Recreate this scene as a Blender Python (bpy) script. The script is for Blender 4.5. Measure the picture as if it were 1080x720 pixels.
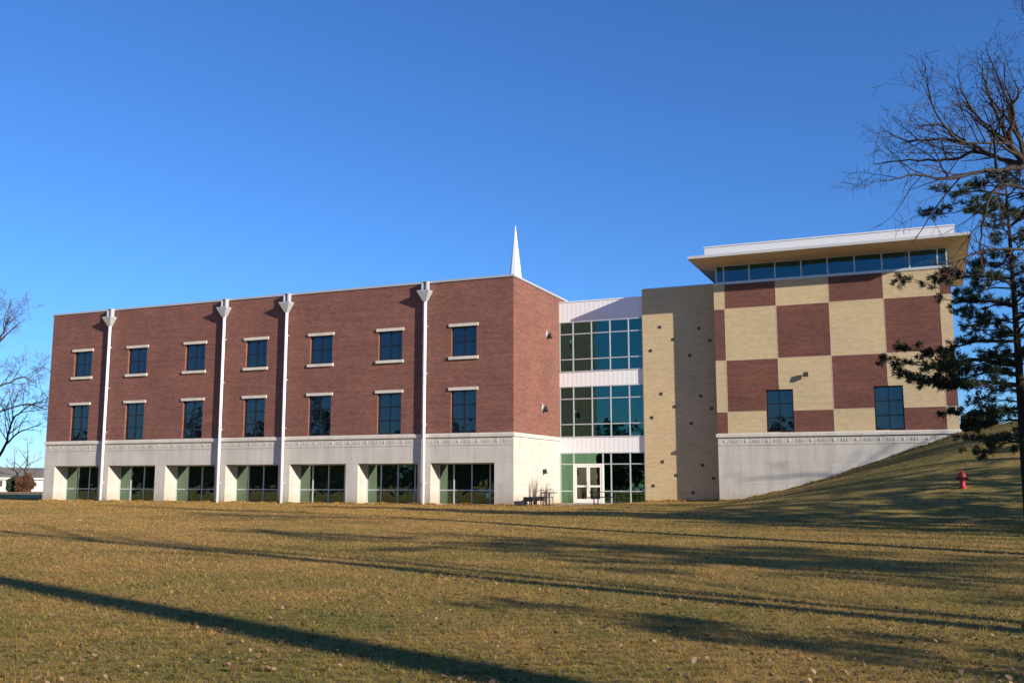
import bpy, math, random
import numpy as np
from mathutils import Vector, Matrix
R = math.radians
scn = bpy.context.scene
for o in list(bpy.data.objects):
    bpy.data.objects.remove(o)
COL = scn.collection

# ------------------------------------------------------------------ camera
CAM = (21.5341, -51.2982, 1.3598)
cd = bpy.data.cameras.new('camera')
cam = bpy.data.objects.new('camera', cd)
COL.objects.link(cam)
cam.location = CAM
cam.rotation_euler = (R(90) + 0.1403, 0, 0.3989)
cd.sensor_width = 36
cd.lens = 36 * 1040.72 / 1080
cd.clip_start = 0.1
cd.clip_end = 5000
scn.camera = cam

# ------------------------------------------------------------------ light
SUN_AZ, SUN_EL = 20.5, 17.0          # to the right of the front (+X towards -Y), height
w = bpy.data.worlds.new('World')
scn.world = w
w.use_nodes = True
nt = w.node_tree
bg = nt.nodes['Background']
sky = nt.nodes.new('ShaderNodeTexSky')
sky.sky_type = 'NISHITA'
sky.sun_disc = False
sky.sun_elevation = R(SUN_EL)
sky.sun_rotation = R(90 + SUN_AZ)
sky.altitude = 300
sky.air_density = 1.0
sky.dust_density = 0.0
sky.ozone_density = 8.0
tint = nt.nodes.new('ShaderNodeMix'); tint.data_type = 'RGBA'; tint.blend_type = 'MULTIPLY'
tint.inputs[0].default_value = 1; tint.inputs[7].default_value = (.91, 1.0, 1.12, 1)      # the deep blue of a dry winter sky
nt.links.new(sky.outputs[0], tint.inputs[6]); nt.links.new(tint.outputs[2], bg.inputs[0])
bg.inputs[1].default_value = 0.104
sd = bpy.data.lights.new('sun', 'SUN')
sun = bpy.data.objects.new('sun', sd)
COL.objects.link(sun)
sd.energy = 5.0
sd.angle = R(0.53)
sd.color = (1.0, 0.90, 0.76)
dv = Vector((-math.cos(R(SUN_AZ)) * math.cos(R(SUN_EL)), math.sin(R(SUN_AZ)) * math.cos(R(SUN_EL)), -math.sin(R(SUN_EL))))
sun.rotation_euler = dv.to_track_quat('-Z', 'Y').to_euler()
sun.location = (60, -30, 40)
scn.view_settings.view_transform = 'Standard'
scn.view_settings.look = 'None'
scn.view_settings.gamma = 1
scn.view_settings.exposure = 0.65

# ------------------------------------------------------------------ helpers
def tag(o, label=None, cat=None, group=None, kind=None):
    if label: o['label'] = label
    if cat: o['category'] = cat
    if group: o['group'] = group
    if kind: o['kind'] = kind
    return o

def empty(name, loc, label=None, cat=None, group=None, rz=0):
    o = bpy.data.objects.new(name, None)
    COL.objects.link(o)
    o.location = loc
    o.rotation_euler = (0, 0, rz)
    o.empty_display_size = 0.3
    return tag(o, label, cat, group)

class MB:
    def __init__(s):
        s.v, s.f, s.m = [], [], []
    def add(s, vs, fs, mi=0):
        b = len(s.v)
        s.v.extend([tuple(p) for p in vs])
        for f in fs:
            s.f.append([b + i for i in f])
            s.m.append(mi)
    def quad(s, a, b, c, d, mi=0):
        s.add([a, b, c, d], [(0, 1, 2, 3)], mi)
    def box(s, x0, x1, y0, y1, z0, z1, mi=0):
        s.add([(x0, y0, z0), (x1, y0, z0), (x1, y1, z0), (x0, y1, z0), (x0, y0, z1), (x1, y0, z1), (x1, y1, z1), (x0, y1, z1)],
              [(0, 3, 2, 1), (4, 5, 6, 7), (0, 1, 5, 4), (1, 2, 6, 5), (2, 3, 7, 6), (3, 0, 4, 7)], mi)
    def rings(s, rs, mi=0, cap=True):
        n = len(rs[0])
        vs = [p for r in rs for p in r]
        fs = []
        for k in range(len(rs) - 1):
            for i in range(n):
                j = (i + 1) % n
                fs.append((k * n + i, k * n + j, (k + 1) * n + j, (k + 1) * n + i))
        if cap:
            fs.append(tuple(range(n - 1, -1, -1)))
            fs.append(tuple((len(rs) - 1) * n + i for i in range(n)))
        s.add(vs, fs, mi)
    def lathe(s, prof, c=(0, 0, 0), n=16, mi=0, axis='z'):
        rs = []
        for r, h in prof:
            ring = []
            for i in range(n):
                a = 2 * math.pi * i / n
                x, y = r * math.cos(a), r * math.sin(a)
                if axis == 'z': p = (c[0] + x, c[1] + y, c[2] + h)
                elif axis == 'x': p = (c[0] + h, c[1] + x, c[2] + y)
                else: p = (c[0] + y, c[1] + h, c[2] + x)
                ring.append(p)
            rs.append(ring)
        s.rings(rs, mi)
    def tube(s, pts, rad, n=6, mi=0, cap=True):
        pts = [Vector(p) for p in pts]
        if not hasattr(rad, '__len__'): rad = [rad] * len(pts)
        rs = []
        u = None
        for i, p in enumerate(pts):
            d = (pts[min(i + 1, len(pts) - 1)] - pts[max(i - 1, 0)])
            if d.length < 1e-9: d = Vector((0, 0, 1))
            d.normalize()
            if u is None:
                u = d.orthogonal().normalized()
            else:
                u = u - d * u.dot(d)
                if u.length < 1e-6: u = d.orthogonal()
                u.normalize()
            v = d.cross(u)
            rs.append([p + (u * math.cos(2 * math.pi * k / n) + v * math.sin(2 * math.pi * k / n)) * rad[i] for k in range(n)])
        s.rings(rs, mi, cap)
    def build(s, name, mats, parent=None, smooth=False):
        me = bpy.data.meshes.new(name)
        me.from_pydata(s.v, [], s.f)
        if not isinstance(mats, (list, tuple)): mats = [mats]
        for m in mats: me.materials.append(m)
        if len(mats) > 1: me.polygons.foreach_set('material_index', s.m)
        if smooth: me.polygons.foreach_set('use_smooth', [True] * len(s.f))
        me.update()
        o = bpy.data.objects.new(name, me)
        COL.objects.link(o)
        if parent is not None:
            o.parent = parent
        return o

def facade(mb, P, xs, zs, holes, depth, mi=lambda i, j: 0, ri=0):
    """front face with rectangular holes; P(u, d, z) gives the point d behind the face"""
    xs = sorted(set(xs + [h[0] for h in holes] + [h[1] for h in holes]))
    zs = sorted(set(zs + [h[2] for h in holes] + [h[3] for h in holes]))
    for a, b in zip(xs, xs[1:]):
        for c, d in zip(zs, zs[1:]):
            u, z = (a + b) / 2, (c + d) / 2
            if any(h[0] < u < h[1] and h[2] < z < h[3] for h in holes): continue
            mb.quad(P(a, 0, c), P(b, 0, c), P(b, 0, d), P(a, 0, d), mi(u, z))
    for h in holes:
        a, b, c, d = h
        mu = mi((a + b) / 2, (c + d) / 2) if ri is None else ri
        mb.quad(P(a, 0, c), P(a, 0, d), P(a, depth, d), P(a, depth, c), mi(a - .01, (c + d) / 2) if ri is None else ri)
        mb.quad(P(b, 0, d), P(b, 0, c), P(b, depth, c), P(b, depth, d), mi(b + .01, (c + d) / 2) if ri is None else ri)
        mb.quad(P(a, 0, d), P(b, 0, d), P(b, depth, d), P(a, depth, d), mu)
        mb.quad(P(b, 0, c), P(a, 0, c), P(a, depth, c), P(b, depth, c), mu)

# ------------------------------------------------------------------ materials
def mat(name):
    m = bpy.data.materials.new(name)
    m.use_nodes = True
    return m, m.node_tree, m.node_tree.nodes['Principled BSDF']
def N(t, kind, **kw):
    n = t.nodes.new(kind)
    for k, v in kw.items():
        if k.startswith('i_'):
            key = k[2:]
            n.inputs[int(key) if key.isdigit() else key].default_value = v
        else:
            setattr(n, k, v)
    return n
def ramp(t, fac, stops):
    n = t.nodes.new('ShaderNodeValToRGB')
    e = n.color_ramp.elements
    while len(e) < len(stops): e.new(0.5)
    for i, (p, c) in enumerate(stops):
        e[i].position = p
        e[i].color = (*c, 1) if len(c) == 3 else c
    t.links.new(fac, n.inputs[0])
    return n.outputs[0]
def mixc(t, fac, a, b, mode='MIX'):
    n = t.nodes.new('ShaderNodeMix')
    n.data_type = 'RGBA'
    n.blend_type = mode
    for sock, v in ((0, fac), (6, a), (7, b)):
        if hasattr(v, 'links') or hasattr(v, 'is_linked'): t.links.new(v, n.inputs[sock])
        else: n.inputs[sock].default_value = v if sock == 0 else (*v, 1)
    return n.outputs[2]
def noise(t, vec, scale, detail=4, rough=.55):
    n = N(t, 'ShaderNodeTexNoise')
    n.inputs['Scale'].default_value = scale
    n.inputs['Detail'].default_value = detail
    n.inputs['Roughness'].default_value = rough
    if vec is not None: t.links.new(vec, n.inputs['Vector'])
    return n.outputs[0]
def pos(t, scale=(1, 1, 1)):
    g = N(t, 'ShaderNodeTexCoord')
    mp = N(t, 'ShaderNodeMapping')
    mp.inputs['Scale'].default_value = scale
    t.links.new(g.outputs['Object'], mp.inputs['Vector'])
    return mp.outputs[0]
def wallvec(t):
    g = N(t, 'ShaderNodeTexCoord')
    sp = N(t, 'ShaderNodeSeparateXYZ')
    t.links.new(g.outputs['Object'], sp.inputs[0])
    ad = N(t, 'ShaderNodeMath', operation='ADD')
    t.links.new(sp.outputs[0], ad.inputs[0]); t.links.new(sp.outputs[1], ad.inputs[1])
    cb = N(t, 'ShaderNodeCombineXYZ')
    t.links.new(ad.outputs[0], cb.inputs[0]); t.links.new(sp.outputs[2], cb.inputs[1])
    return cb.outputs[0]
def bump(t, b, h, strength, dist=.02):
    n = N(t, 'ShaderNodeBump')
    n.inputs['Strength'].default_value = strength
    n.inputs['Distance'].default_value = dist
    t.links.new(h, n.inputs['Height'])
    t.links.new(n.outputs[0], b.inputs['Normal'])

def plain(name, c, rough=.6, metal=0, var=.12, scale=6, spec=.4):
    m, t, b = mat(name)
    n = noise(t, pos(t), scale, 5)
    lo = tuple(x * (1 - var) for x in c); hi = tuple(min(1, x * (1 + var)) for x in c)
    t.links.new(ramp(t, n, [(.3, lo), (.7, hi)]), b.inputs['Base Color'])
    b.inputs['Roughness'].default_value = rough
    b.inputs['Metallic'].default_value = metal
    b.inputs['Specular IOR Level'].default_value = spec
    return m

def brickmat(name, c1, c2, mort, bw=.225, rh=.076, band=.5, mott=.8):
    m, t, b = mat(name)
    v = wallvec(t)
    br = N(t, 'ShaderNodeTexBrick')
    t.links.new(v, br.inputs['Vector'])
    br.inputs['Color1'].default_value = (*c1, 1)
    br.inputs['Color2'].default_value = (*c2, 1)
    br.inputs['Mortar'].default_value = (*mort, 1)
    br.inputs['Scale'].default_value = 1
    br.inputs['Mortar Size'].default_value = .006
    br.inputs['Brick Width'].default_value = bw
    br.inputs['Row Height'].default_value = rh
    br.inputs['Bias'].default_value = 0
    mp = N(t, 'ShaderNodeMapping'); mp.inputs['Scale'].default_value = (.35, 5, 1)
    t.links.new(v, mp.inputs['Vector'])
    n1 = noise(t, mp.outputs[0], 1.0, 6, .7)
    n2 = noise(t, v, .45, 3, .6)
    mp3 = N(t, 'ShaderNodeMapping'); mp3.inputs['Scale'].default_value = (2.6, 7.5, 1)
    t.links.new(v, mp3.inputs['Vector'])
    n3 = noise(t, mp3.outputs[0], 1.0, 2, .5)
    c = mixc(t, band, br.outputs[0], ramp(t, n1, [(.3, (.62, .6, .6)), (.7, (1.35, 1.3, 1.3))]), 'MULTIPLY')
    c = mixc(t, mott, c, ramp(t, n2, [(.3, (.82, .84, .86)), (.7, (1.14, 1.1, 1.08))]), 'MULTIPLY')
    c = mixc(t, mott * .9, c, ramp(t, n3, [(.3, (.8, .8, .82)), (.72, (1.22, 1.2, 1.18))]), 'MULTIPLY')
    t.links.new(c, b.inputs['Base Color'])
    b.inputs['Roughness'].default_value = .85
    b.inputs['Specular IOR Level'].default_value = .25
    bump(t, b, br.outputs[1], -.4, .01)
    return m

def stonemat(name, c, joints=True, stain=(.30, .21, .11)):
    m, t, b = mat(name)
    v = wallvec(t)
    n1 = noise(t, v, .8, 6, .65)
    mp = N(t, 'ShaderNodeMapping'); mp.inputs['Scale'].default_value = (2.4, .16, 1)
    t.links.new(v, mp.inputs['Vector'])
    n2 = noise(t, mp.outputs[0], 1.0, 5, .6)
    col = ramp(t, n1, [(.25, tuple(x * .86 for x in c)), (.75, tuple(x * 1.08 for x in c))])
    col = mixc(t, .7, col, ramp(t, n2, [(.28, (.80, .79, .78)), (.6, (1.04, 1.04, 1.04))]), 'MULTIPLY')
    if joints:
        br = N(t, 'ShaderNodeTexBrick')
        t.links.new(v, br.inputs['Vector'])
        br.inputs['Color1'].default_value = (1, 1, 1, 1); br.inputs['Color2'].default_value = (.93, .93, .94, 1)
        br.inputs['Mortar'].default_value = (.62, .6, .57, 1)
        br.inputs['Scale'].default_value = 1; br.inputs['Mortar Size'].default_value = .008
        br.inputs['Brick Width'].default_value = 1.63; br.inputs['Row Height'].default_value = 1.19
        br.inputs['Bias'].default_value = 0
        col = mixc(t, 1, col, br.outputs[0], 'MULTIPLY')
    # splash stain of soil on the lowest half metre, broken up by noise
    sp = N(t, 'ShaderNodeSeparateXYZ'); t.links.new(v, sp.inputs[0])
    mr = N(t, 'ShaderNodeMapRange'); mr.inputs[1].default_value = .75; mr.inputs[2].default_value = 0.0
    t.links.new(sp.outputs[1], mr.inputs[0])
    n4 = noise(t, v, 3.5, 4)
    mu = N(t, 'ShaderNodeMath', operation='MULTIPLY'); t.links.new(mr.outputs[0], mu.inputs[0]); t.links.new(n4, mu.inputs[1])
    col = mixc(t, mu.outputs[0], col, stain)
    t.links.new(col, b.inputs['Base Color'])
    b.inputs['Roughness'].default_value = .8
    b.inputs['Specular IOR Level'].default_value = .25
    return m

def glassmat(name, tint, fac, base, trans=0.0, ttint=(.3, .5, .45), wav=.012):
    m, t, b = mat(name)
    t.nodes.remove(b)
    out = t.nodes['Material Output']
    d = N(t, 'ShaderNodeBsdfDiffuse'); d.inputs[0].default_value = (*base, 1)
    body = d.outputs[0]
    if trans > 0:
        tr = N(t, 'ShaderNodeBsdfTransparent'); tr.inputs[0].default_value = (*ttint, 1)
        mx0 = N(t, 'ShaderNodeMixShader'); mx0.inputs[0].default_value = trans
        t.links.new(body, mx0.inputs[1]); t.links.new(tr.outputs[0], mx0.inputs[2])
        body = mx0.outputs[0]
    g = N(t, 'ShaderNodeBsdfGlossy'); g.inputs[0].default_value = (*tint, 1); g.inputs['Roughness'].default_value = .015
    n = noise(t, pos(t), .9, 2)
    bp = N(t, 'ShaderNodeBump'); bp.inputs['Strength'].default_value = wav; bp.inputs['Distance'].default_value = 1.0
    t.links.new(n, bp.inputs['Height']); t.links.new(bp.outputs[0], g.inputs['Normal'])
    lw = N(t, 'ShaderNodeLayerWeight'); lw.inputs[0].default_value = .35
    mr = N(t, 'ShaderNodeMapRange'); mr.inputs[3].default_value = fac; mr.inputs[4].default_value = min(1, fac + .5)
    t.links.new(lw.outputs[0], mr.inputs[0])
    mx = N(t, 'ShaderNodeMixShader')
    t.links.new(mr.outputs[0], mx.inputs[0]); t.links.new(body, mx.inputs[1]); t.links.new(g.outputs[0], mx.inputs[2])
    t.links.new(mx.outputs[0], out.inputs[0])
    return m

M = {}
M['brick'] = brickmat('red brick', (.212, .088, .064), (.160, .064, .049), (.20, .135, .108))
M['brick_block'] = brickmat('dark red brick', (0.167, 0.0663, 0.0466), (0.134, 0.0535, 0.0396), (0.153, 0.099, 0.073))
M['tan'] = brickmat('tan brick', (.545, .425, .245), (.50, .385, .215), (.47, .375, .24), band=.18, mott=.45)
M['stone'] = stonemat('limestone', (0.528, 0.496, 0.44))
M['trim'] = stonemat('cut limestone trim', (0.576, 0.536, 0.464), False)
M['white_metal'] = plain('white painted metal', (.80, .80, .82), .4, 0, .04)
M['zinc'] = plain('galvanised metal', (0.496, 0.512, 0.544), .4, .3, .06)
M['coping'] = plain('metal coping', (0.44, 0.44, 0.448), .45, .2, .05)
M['dark_frame'] = plain('dark bronze frame', (.012, .012, .014), .4)
M['alu'] = plain('clear aluminium', (.52, .55, .56), .4, .3, .05)
M['door_frame'] = plain('white door frame', (.80, .77, .70), .45, 0, .05)
M['accent'] = plain('weathered bronze block', (.055, .045, .035), .6)
M['black'] = plain('black coated steel', (.015, .015, .017), .5)
M['soffit'] = plain('tan soffit metal', (.60, .46, .30), .6, 0, .08, 1)
M['roof'] = plain('roof membrane', (.35, .35, .34), .9)
M['concrete'] = plain('patio concrete', (0.336, 0.312, 0.272), .9, 0, .12, 1.5)
M['win_glass'] = glassmat('window glass', (.55, .80, .90), .085, (.005, .008, .012))
M['shop_glass'] = glassmat('green tinted glass', (.60, .88, .66), .20, (.012, .022, .015))
M['door_glass'] = glassmat('door glass', (.75, .8, .6), .10, (.006, .007, .006))
M['link_glass'] = glassmat('teal tinted glass', (.38, .95, .86), .14, (.004, .012, .012), .8, (.22, .44, .40))
M['cler_glass'] = glassmat('clerestory glass', (.35, .80, .90), .12, (.004, .014, .018))
M['interior'] = plain('interior plaster', (.62, .60, .54), .9, 0, .04)
M['carpet'] = plain('interior floor', (.12, .11, .10), .9)

# ribbed white cladding
m, t, b = mat('ribbed white cladding')
v = wallvec(t)
wv = N(t, 'ShaderNodeTexWave'); wv.bands_direction = 'X'; wv.inputs['Scale'].default_value = 1.05
wv.inputs['Distortion'].default_value = 0; t.links.new(v, wv.inputs['Vector'])
t.links.new(ramp(t, wv.outputs[1], [(.0, (.70, .69, .69)), (.12, (.75, .74, .74)), (1, (.77, .76, .76))]), b.inputs['Base Color'])
bump(t, b, wv.outputs[1], .12, .03)
b.inputs['Roughness'].default_value = .5
M['cladding'] = m

# ------------------------------------------------------------------ terrain
def sstep(x):
    x = np.clip(x, 0, 1)
    return x * x * (3 - 2 * x)
HX = np.array([-1e4, 3.5, 6, 10, 11.4, 12.4, 15, 17.6, 20, 23, 26, 32, 60, 1e4])
HZ = np.array([0, 0, .14, .19, .27, .46, 1.08, 1.91, 2.76, 3.80, 4.55, 5.0, 5.2, 5.2])
_rg = np.random.default_rng(5)
_W = [(_rg.uniform(.08, .5), _rg.uniform(0, 6.28), _rg.uniform(0, 6.28)) for _ in range(12)]
def gz(x, y):
    x = np.asarray(x, float); y = np.asarray(y, float)
    hx = np.zeros_like(x)
    for k, wt in ((-.5, .25), (0, .5), (.5, .25)):
        hx = hx + wt * np.interp(x + k, HX, HZ)
    fy = sstep((y + 16) / 22.4) + .06 * sstep((y - 6.4) / 9)
    z = hx * fy
    z = z - .15 * sstep((-14 - y) / 28)
    r = np.hypot(x - CAM[0], y - CAM[1])
    z = z - .006 * np.maximum(0, r - 115) * (1 - sstep((x - 0) / 10))
    und = 0
    for fq, a, ph in _W:
        und = und + np.sin(fq * (x * math.cos(a) + y * math.sin(a)) + ph) / (1 + 4 * fq)
    near = sstep((-2 - y) / 8) 
    z = z + .016 * und * near
    return z
def gzf(x, y): return float(gz(np.array([x]), np.array([y]))[0])
def onground(px, py):
    """point of the lawn seen under a photo pixel (used to read places off the photo once)"""
    f, pi, ya = 1040.72, .1403, .3989
    fw = np.array([-math.sin(ya), math.cos(ya), 0]); rt = np.array([math.cos(ya), math.sin(ya), 0]); up = np.array([0, 0, 1.])
    d = fw * math.cos(pi) + up * math.sin(pi) + rt * (px - 540) / f - (-fw * math.sin(pi) + up * math.cos(pi)) * (py - 360) / f
    s = np.arange(4, 400, .05)
    P = np.array(CAM)[None] + s[:, None] * d[None]
    k = np.argmax(P[:, 2] < gz(P[:, 0], P[:, 1]))
    return P[k]

def ground_axis(lo, hi, step, far):
    a = list(np.arange(lo, hi + .01, step))
    s, x = step, hi
    r = []
    while x < far:
        s *= 1.18; x += s; r.append(x)
    s, x = step, lo
    l = []
    while x > -far:
        s *= 1.18; x -= s; l.append(x)
    return np.array(l[::-1] + a + r)
gx = ground_axis(-62, 62, .7, 2500); gy = ground_axis(-58, 34, .7, 2500)
X, Y = np.meshgrid(gx, gy)
Z = gz(X, Y)
me = bpy.data.meshes.new('lawn')
nx, ny = len(gx), len(gy)
idx = np.arange(nx * ny).reshape(ny, nx)
q = np.stack([idx[:-1, :-1], idx[:-1, 1:], idx[1:, 1:], idx[1:, :-1]], -1).reshape(-1, 4)
me.vertices.add(nx * ny); me.vertices.foreach_set('co', np.stack([X, Y, Z], -1).reshape(-1).astype(np.float32))
me.loops.add(q.size); me.loops.foreach_set('vertex_index', q.reshape(-1).astype(np.int32))
me.polygons.add(len(q)); me.polygons.foreach_set('loop_start', (np.arange(len(q)) * 4).astype(np.int32))
me.update(calc_edges=True); me.validate()
me.polygons.foreach_set('use_smooth', [True] * len(q))

def grasscolor(t):
    """dormant turf: straw, rust and olive patches, read from world position"""
    g = N(t, 'ShaderNodeNewGeometry')
    P = g.outputs['Position']
    n1 = noise(t, P, .16, 4, .6)
    n2 = noise(t, P, .9, 5, .65)
    n3 = noise(t, P, 5.0, 4, .7)
    a = ramp(t, n1, [(.38, (0.535, 0.309, 0.106)), (.52, (0.453, 0.287, 0.0971)), (.62, (0.279, 0.215, 0.0633))])
    bcol = ramp(t, n2, [(.36, (0.544, 0.325, 0.118)), (.50, (0.433, 0.276, 0.0928)), (.66, (0.216, 0.186, 0.0505))])
    c = mixc(t, .5, a, bcol)
    c = mixc(t, .75, c, ramp(t, n3, [(.3, (.66, .66, .66)), (.72, (1.36, 1.33, 1.25))]), 'MULTIPLY')
    spn = N(t, 'ShaderNodeVectorMath', operation='DISTANCE'); t.links.new(P, spn.inputs[0]); spn.inputs[1].default_value = (18, -46, 0)
    mn = N(t, 'ShaderNodeMapRange'); mn.inputs[1].default_value = 26; mn.inputs[2].default_value = 4
    t.links.new(spn.outputs['Value'], mn.inputs[0])
    # turf near the viewpoint is mixed more olive and duller than the open lawn
    mno = N(t, 'ShaderNodeMath', operation='MULTIPLY'); mno.inputs[1].default_value = .78; t.links.new(mn.outputs[0], mno.inputs[0])
    n5 = noise(t, P, .42, 5, .7)
    c = mixc(t, mno.outputs[0], c, ramp(t, n5, [(.40, (0.356, 0.23, 0.0761)), (.60, (0.176, 0.169, 0.0456))]))
    # greener turf on the slope beside the checkered block
    sp = N(t, 'ShaderNodeSeparateXYZ'); t.links.new(P, sp.inputs[0])
    m1 = N(t, 'ShaderNodeMapRange'); m1.inputs[1].default_value = 4; m1.inputs[2].default_value = 20
    t.links.new(sp.outputs[0], m1.inputs[0])
    m2 = N(t, 'ShaderNodeMapRange'); m2.inputs[1].default_value = -38; m2.inputs[2].default_value = -14
    t.links.new(sp.outputs[1], m2.inputs[0])
    mu = N(t, 'ShaderNodeMath', operation='MULTIPLY'); t.links.new(m1.outputs[0], mu.inputs[0]); t.links.new(m2.outputs[0], mu.inputs[1])
    mu2 = N(t, 'ShaderNodeMath', operation='MULTIPLY'); t.links.new(mu.outputs[0], mu2.inputs[0]); t.links.new(n2, mu2.inputs[1])
    c = mixc(t, mu2.outputs[0], c, (.135, .15, .045))
    return c, n3
m, t, b = mat('dormant lawn')
c, n3 = grasscolor(t)
t.links.new(c, b.inputs['Base Color'])
b.inputs['Roughness'].default_value = .95; b.inputs['Specular IOR Level'].default_value = .1
g = N(t, 'ShaderNodeNewGeometry')
nb = noise(t, g.outputs['Position'], 14, 5, .75)
bump(t, b, nb, .9, .06)
M['lawn'] = m
me.materials.append(m)
lawn = bpy.data.objects.new('lawn', me); COL.objects.link(lawn); lawn['kind'] = 'structure'

# ------------------------------------------------------------------ the building
B = empty('college_building', (0, 0, 0), 'long three storey brick and limestone building with a glass link and a checkered block', 'building')
WL, D = -35.53, 7.58
YT, YC = 7.42, 6.40
BACK = 20.0
WB = 9.0
# brick wing
wins = []
for k in range(7):
    cx = -3.13 - 4.9 * k
    wins.append((cx - .81, cx + .81, 8.55, 10.28)); wins.append((cx - .81, cx + .81, 4.11, 6.55))
mb = MB()
facade(mb, lambda u, d, z: (u, d, z), [WL, 0], [4.08, 13.0], wins, .2)
mb.quad((0, 0, 4.08), (0, WB, 4.08), (0, WB, 13), (0, 0, 13))
mb.quad((WL, WB, 4.08), (WL, 0, 4.08), (WL, 0, 13), (WL, WB, 13))
mb.quad((0, WB, 4.08), (WL, WB, 4.08), (WL, WB, 13), (0, WB, 13))
mb.build('brick_wall', M['brick'], B)
mb = MB(); mb.quad((WL + .3, .3, 12.7), (-.3, .3, 12.7), (-.3, WB - .3, 12.7), (WL + .3, WB - .3, 12.7))
mb.box(WL + .02, -.02, .22, .3, 12.4, 13.0); mb.box(-.3, -.02, .3, WB, 12.4, 13.0); mb.box(WL + .02, WL + .3, .3, WB, 12.4, 13.0)
mb.build('roof', M['roof'], B)
mb = MB()
mb.box(WL - .06, .06, -.06, .34, 13.0, 13.12); mb.box(-.34, .06, .34, WB, 13.0, 13.12); mb.box(WL - .06, WL + .34, .34, WB, 13.0, 13.12)
mb.box(WL - .06, .06, WB, WB + .1, 13.0, 13.12)
mb.build('coping', M['coping'], B)
# limestone base with its seven recessed openings
REC = 1.12
ops = [(-34.56 + 4.89 * k, -34.56 + 4.89 * k + 4.05, -.4, 2.385) for k in range(7)]
mb = MB()
facade(mb, lambda u, d, z: (u, d, z), [WL, 0], [-.4, 3.86], ops, REC + .25)
mb.quad((0, 0, -.4), (0, WB, -.4), (0, WB, 3.86), (0, 0, 3.86))
mb.quad((WL, WB, -.4), (WL, 0, -.4), (WL, 0, 3.86), (WL, WB, 3.86))
mb.quad((0, WB, -.4), (WL, WB, -.4), (WL, WB, 3.86), (0, WB, 3.86))
mb.build('limestone_base', M['stone'], B)
def cornice(x0, x1, y, y1, left=True, right=True):
    mb = MB()
    xl = x0 - .09 if left else x0
    xr = x1 + .09 if right else x1
    # profile swept as boxes: drip band, sloped cap
    mb.box(xl, xr, y - .09, y1, 3.86, 4.02)
    mb.add([(xl, y - .09, 4.02), (xr, y - .09, 4.02), (xr, y1, 4.02), (xl, y1, 4.02),
            (xl + (.07 if left else 0), y - .015, 4.085), (xr - (.07 if right else 0), y - .015, 4.085), (xr - (.07 if right else 0), y1, 4.085), (xl + (.07 if left else 0), y1, 4.085)],
           [(4, 5, 6, 7), (0, 1, 5, 4), (1, 2, 6, 5), (3, 0, 4, 7)])
    return mb
cornice(WL, 0, 0, WB).build('cornice', M['trim'], B)
# relief blocks of the frieze below the cornice
def frieze(x0, x1, y, step=.6):
    mb = MB()
    n = int((x1 - x0) / step)
    for i in range(n):
        cx = x0 + (i + .5) * (x1 - x0) / n
        if i % 2 == 0:
            mb.add([(cx - .13, y, 3.62), (cx, y, 3.47), (cx + .13, y, 3.62), (cx, y, 3.77), (cx, y - .03, 3.62)],
                   [(0, 1, 4), (1, 2, 4), (2, 3, 4), (3, 0, 4)])
        else:
            for dx in (-.14, 0, .14):
                mb.box(cx + dx - .045, cx + dx + .045, y - .014, y, 3.53, 3.71)
    mb.box(x0, x1, y - .025, y, 3.395, 3.43)
    return mb
frieze(WL + .1, -.1, 0).build('frieze', M['stone'], B)

def window(x0, x1, z0, z1, y, rows, sill, lintel=True):
    fr = MB()
    a, dpt = .07, .06
    yy = y + .13
    fr.box(x0, x0 + a, yy, yy + dpt, z0, z1); fr.box(x1 - a, x1, yy, yy + dpt, z0, z1)
    fr.box(x0 + a, x1 - a, yy, yy + dpt, z0, z0 + a); fr.box(x0 + a, x1 - a, yy, yy + dpt, z1 - a, z1)
    cx = (x0 + x1) / 2
    fr.box(cx - .03, cx + .03, yy, yy + dpt, z0 + a, z1 - a)
    for r in range(1, rows):
        z = z0 + (z1 - z0) * r / rows
        fr.box(x0 + a, cx - .03, yy + .002, yy + dpt, z - .03, z + .03); fr.box(cx + .03, x1 - a, yy + .002, yy + dpt, z - .03, z + .03)
    f = fr.build('window', M['dark_frame'], B)
    rw = random.Random(int(x0 * 131 + z0 * 17)); sk = [rw.uniform(-.009, .009) for _ in range(4)]
    p = MB(); p.add([(a_, yy + .04 + k_, b_) for (a_, b_), k_ in zip(((x0 + .02, z0 + .02), (x1 - .02, z0 + .02), (x1 - .02, z1 - .02), (x0 + .02, z1 - .02)), sk)] +
                    [(a_, yy + .055 + k_, b_) for (a_, b_), k_ in zip(((x0 + .02, z0 + .02), (x1 - .02, z0 + .02), (x1 - .02, z1 - .02), (x0 + .02, z1 - .02)), sk)],
                    [(0, 1, 2, 3), (7, 6, 5, 4), (0, 4, 5, 1), (1, 5, 6, 2), (2, 6, 7, 3), (3, 7, 4, 0)])
    p.build('pane', M['win_glass'], f)
    if lintel:
        l = MB(); l.box(x0 - .13, x1 + .13, y - .09, y + .12, z1 + .002, z1 + .175); l.build('lintel', M['trim'], f)
    if sill:
        s = MB()
        s.add([(x0 - .13, y - .11, z0 - .2), (x1 + .13, y - .11, z0 - .2), (x1 + .13, y + .12, z0 - .2), (x0 - .13, y + .12, z0 - .2),
               (x0 - .13, y - .11, z0 - .03), (x1 + .13, y - .11, z0 - .03), (x1 + .13, y + .12, z0 - .002), (x0 - .13, y + .12, z0 - .002)],
              [(0, 3, 2, 1), (4, 5, 6, 7), (0, 1, 5, 4), (1, 2, 6, 5), (2, 3, 7, 6), (3, 0, 4, 7)])
        s.build('sill', M['trim'], f)
    return f
for (x0, x1, z0, z1) in wins:
    window(x0, x1, z0, z1, 0, 2 if z0 > 8 else 3, z0 > 8)

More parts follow.
